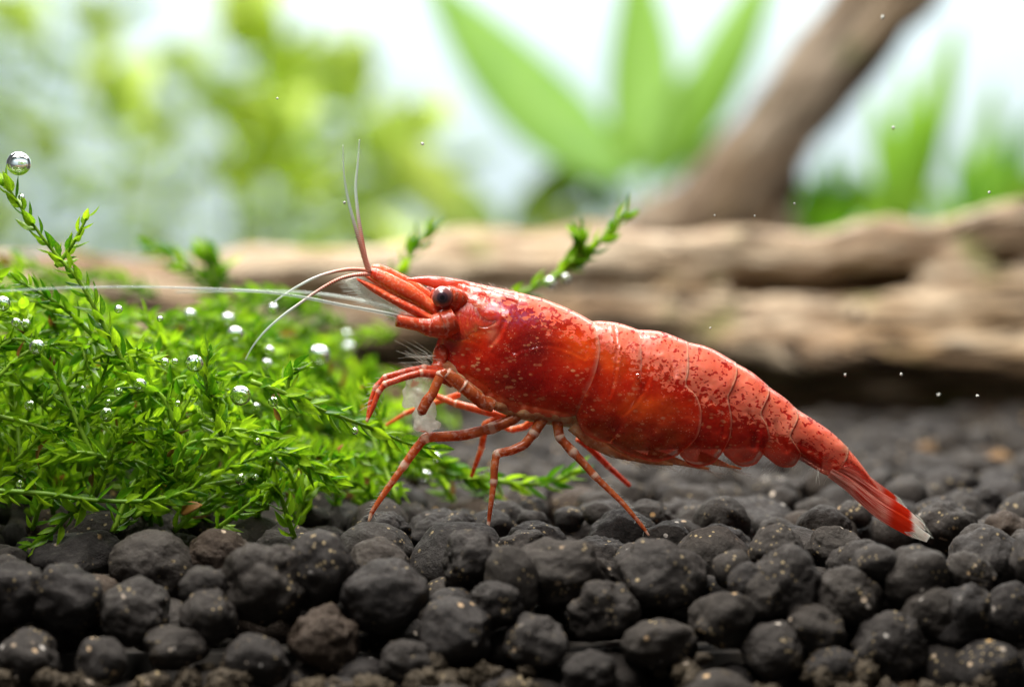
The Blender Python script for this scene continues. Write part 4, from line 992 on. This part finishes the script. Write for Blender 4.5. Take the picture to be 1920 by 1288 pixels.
Ve, Fe = ico(5)
for sgn in (-1, 1):
    ox, oy = (0, 0) if sgn < 0 else (-17, -2)
    cpos = Q(831 + ox, 555 + oy, sgn * .133)
    st = limb('eyestalk', [(880 + ox, 567 + oy, 10), (862 + ox, 563 + oy, 20), (848 + ox, 560 + oy, 23), (839 + ox, 559 + oy, 24), (833 + ox, 558 + oy, 22)], YC + sgn * .05, YC + sgn * .098, 'limb_red', [], tip=False)[0]
    V = Ve * .0515
    o = mesh('eye', V + cpos, Fe, M['eye'], shrimp, loc=cpos); tag(o, 'round dark purplish black eye')
# bristles along the crest, under the plates, and the pleopods
it = []
for k in range(60):
    px = 778 + 190 * rng.random(); py = np.interp(px, [763, 800, 850, 900, 970], [522, 518, 522, 533, 547]) + 2
    a = Q(px, py, rng.normal(0, .012)); it.append((a, a + np.array([-.016 - .012 * rng.random(), rng.normal(0, .006), .012 + .016 * rng.random()]), .0022))
hairs('bristle', it, 'seta', shrimp)
it = []
for cx, cy, n in ((1250, 858, 12), (1305, 868, 18), (1350, 856, 10), (1385, 868, 20), (1425, 856, 8), (1460, 869, 18), (1490, 862, 10), (1540, 888, 6)):
    for k in range(n):
        a = P(cx + rng.normal(0, 12), cy - 6 + rng.normal(0, 2), YC - .02 + rng.normal(0, .04)); b = a + np.array([rng.normal(-.03, .03), rng.normal(-.01, .02), -rng.uniform(.04, .075)]); it.append((a, b, .0017))
hairs('bristle', it, 'seta', shrimp)
for pts, y in (([(1075, 790, 14), (1110, 822, 12), (1150, 846, 7), (1190, 858, 2)], YC - .09), ([(1130, 815, 12), (1175, 846, 11), (1225, 860, 6), (1262, 866, 2)], YC - .07), ([(1090, 795, 14), (1130, 826, 12), (1185, 852, 6), (1215, 862, 2)], YC + .07),
               ([(1215, 845, 10), (1255, 856, 8), (1290, 866, 4), (1330, 874, 2)], YC - .05), ([(1310, 850, 9), (1340, 860, 7), (1365, 868, 3), (1390, 874, 1.5)], YC - .04)):
    pts = [(a_, b_ + 5, c_ * 1.1) for a_, b_, c_ in pts]
    pl = limb('swimmeret', pts, y, y, 'coxa', [], tip=False, flat=.35)[0]
    it = []
    for k in range(16):
        f = rng.random(); i = f * (len(pts) - 1); j = min(int(i), len(pts) - 2); q = np.array(pts[j][:2]) * (1 - i + j) + np.array(pts[j + 1][:2]) * (i - j)
        a = P(q[0], q[1] + 4, y); it.append((a, a + np.array([rng.uniform(.04, .12), rng.normal(0, .02), -rng.uniform(.01, .05)]), .002))
    hairs('bristle', it, 'seta', pl)
# tail fan: two blades on each side of the telson
def fan(up, lo, yo, dy, twist):
    n, r = 50, 11; a, b = crom(np.array(up, float), n), crom(np.array(lo, float), n); V, A = [], []
    for s2 in (-1, 1):
        for j in range(r):
            f = j / (r - 1)
            for i in range(n):
                u = i / (n - 1); q = a[i] * (1 - f) + b[i] * f; th = (math.sin(math.pi * f) * 3.0 * (1 - .7 * u) + .25)
                ridge = 1.6 * math.cos(f * 4 * math.pi) * (1 - u)
                V.append(Q(q[0], q[1], yo + dy * u + twist * (f - .5) + (s2 * th - ridge) / 400)); A.append((u, f, 0))
    F = []
    for s2 in (0, 1):
        for j in range(r - 1):
            for i in range(n - 1):
                c = s2 * r * n + j * n + i; F.append((c, c + 1, c + 1 + n, c + n))
    return sh('tail_fan_blade', V, F, M['fan'], {'fan': A})
tails = [fan([(1556, 874), (1590, 893), (1640, 931), (1690, 962), (1733, 994)], [(1549, 891), (1583, 917), (1636, 964), (1688, 994), (1728, 1008)], -.09, -.10, .04),
         fan([(1562, 868), (1598, 886), (1652, 921), (1694, 948), (1730, 980)], [(1558, 880), (1594, 898), (1648, 938), (1692, 966), (1732, 992)], -.05, -.02, .02),
         fan([(1575, 862), (1612, 880), (1652, 910), (1684, 934), (1712, 962)], [(1566, 878), (1604, 896), (1644, 928), (1676, 954), (1704, 976)], .06, .16, -.02),
         fan([(1570, 866), (1606, 890), (1642, 922), (1674, 950), (1702, 982)], [(1562, 884), (1596, 906), (1634, 944), (1664, 972), (1692, 996)], .08, .22, -.03)]
for f_, ax_, ay_, bx_, by_, yo_ in ((tails[0], 1690, 992, 1733, 994, -.17), (tails[1], 1716, 964, 1732, 990, -.07), (tails[2], 1690, 938, 1710, 966, .2)):
    it = []
    for k in range(34):
        q = k / 33; x0, y0 = ax_ + (bx_ - ax_) * q, ay_ + (by_ - ay_) * q; l = rng.uniform(9, 17)
        it.append((Q(x0 - 3, y0 - 3, yo_), Q(x0 + l * .75, y0 + l * .6, yo_), .0016))
    hairs('bristle', it, 'seta', f_)
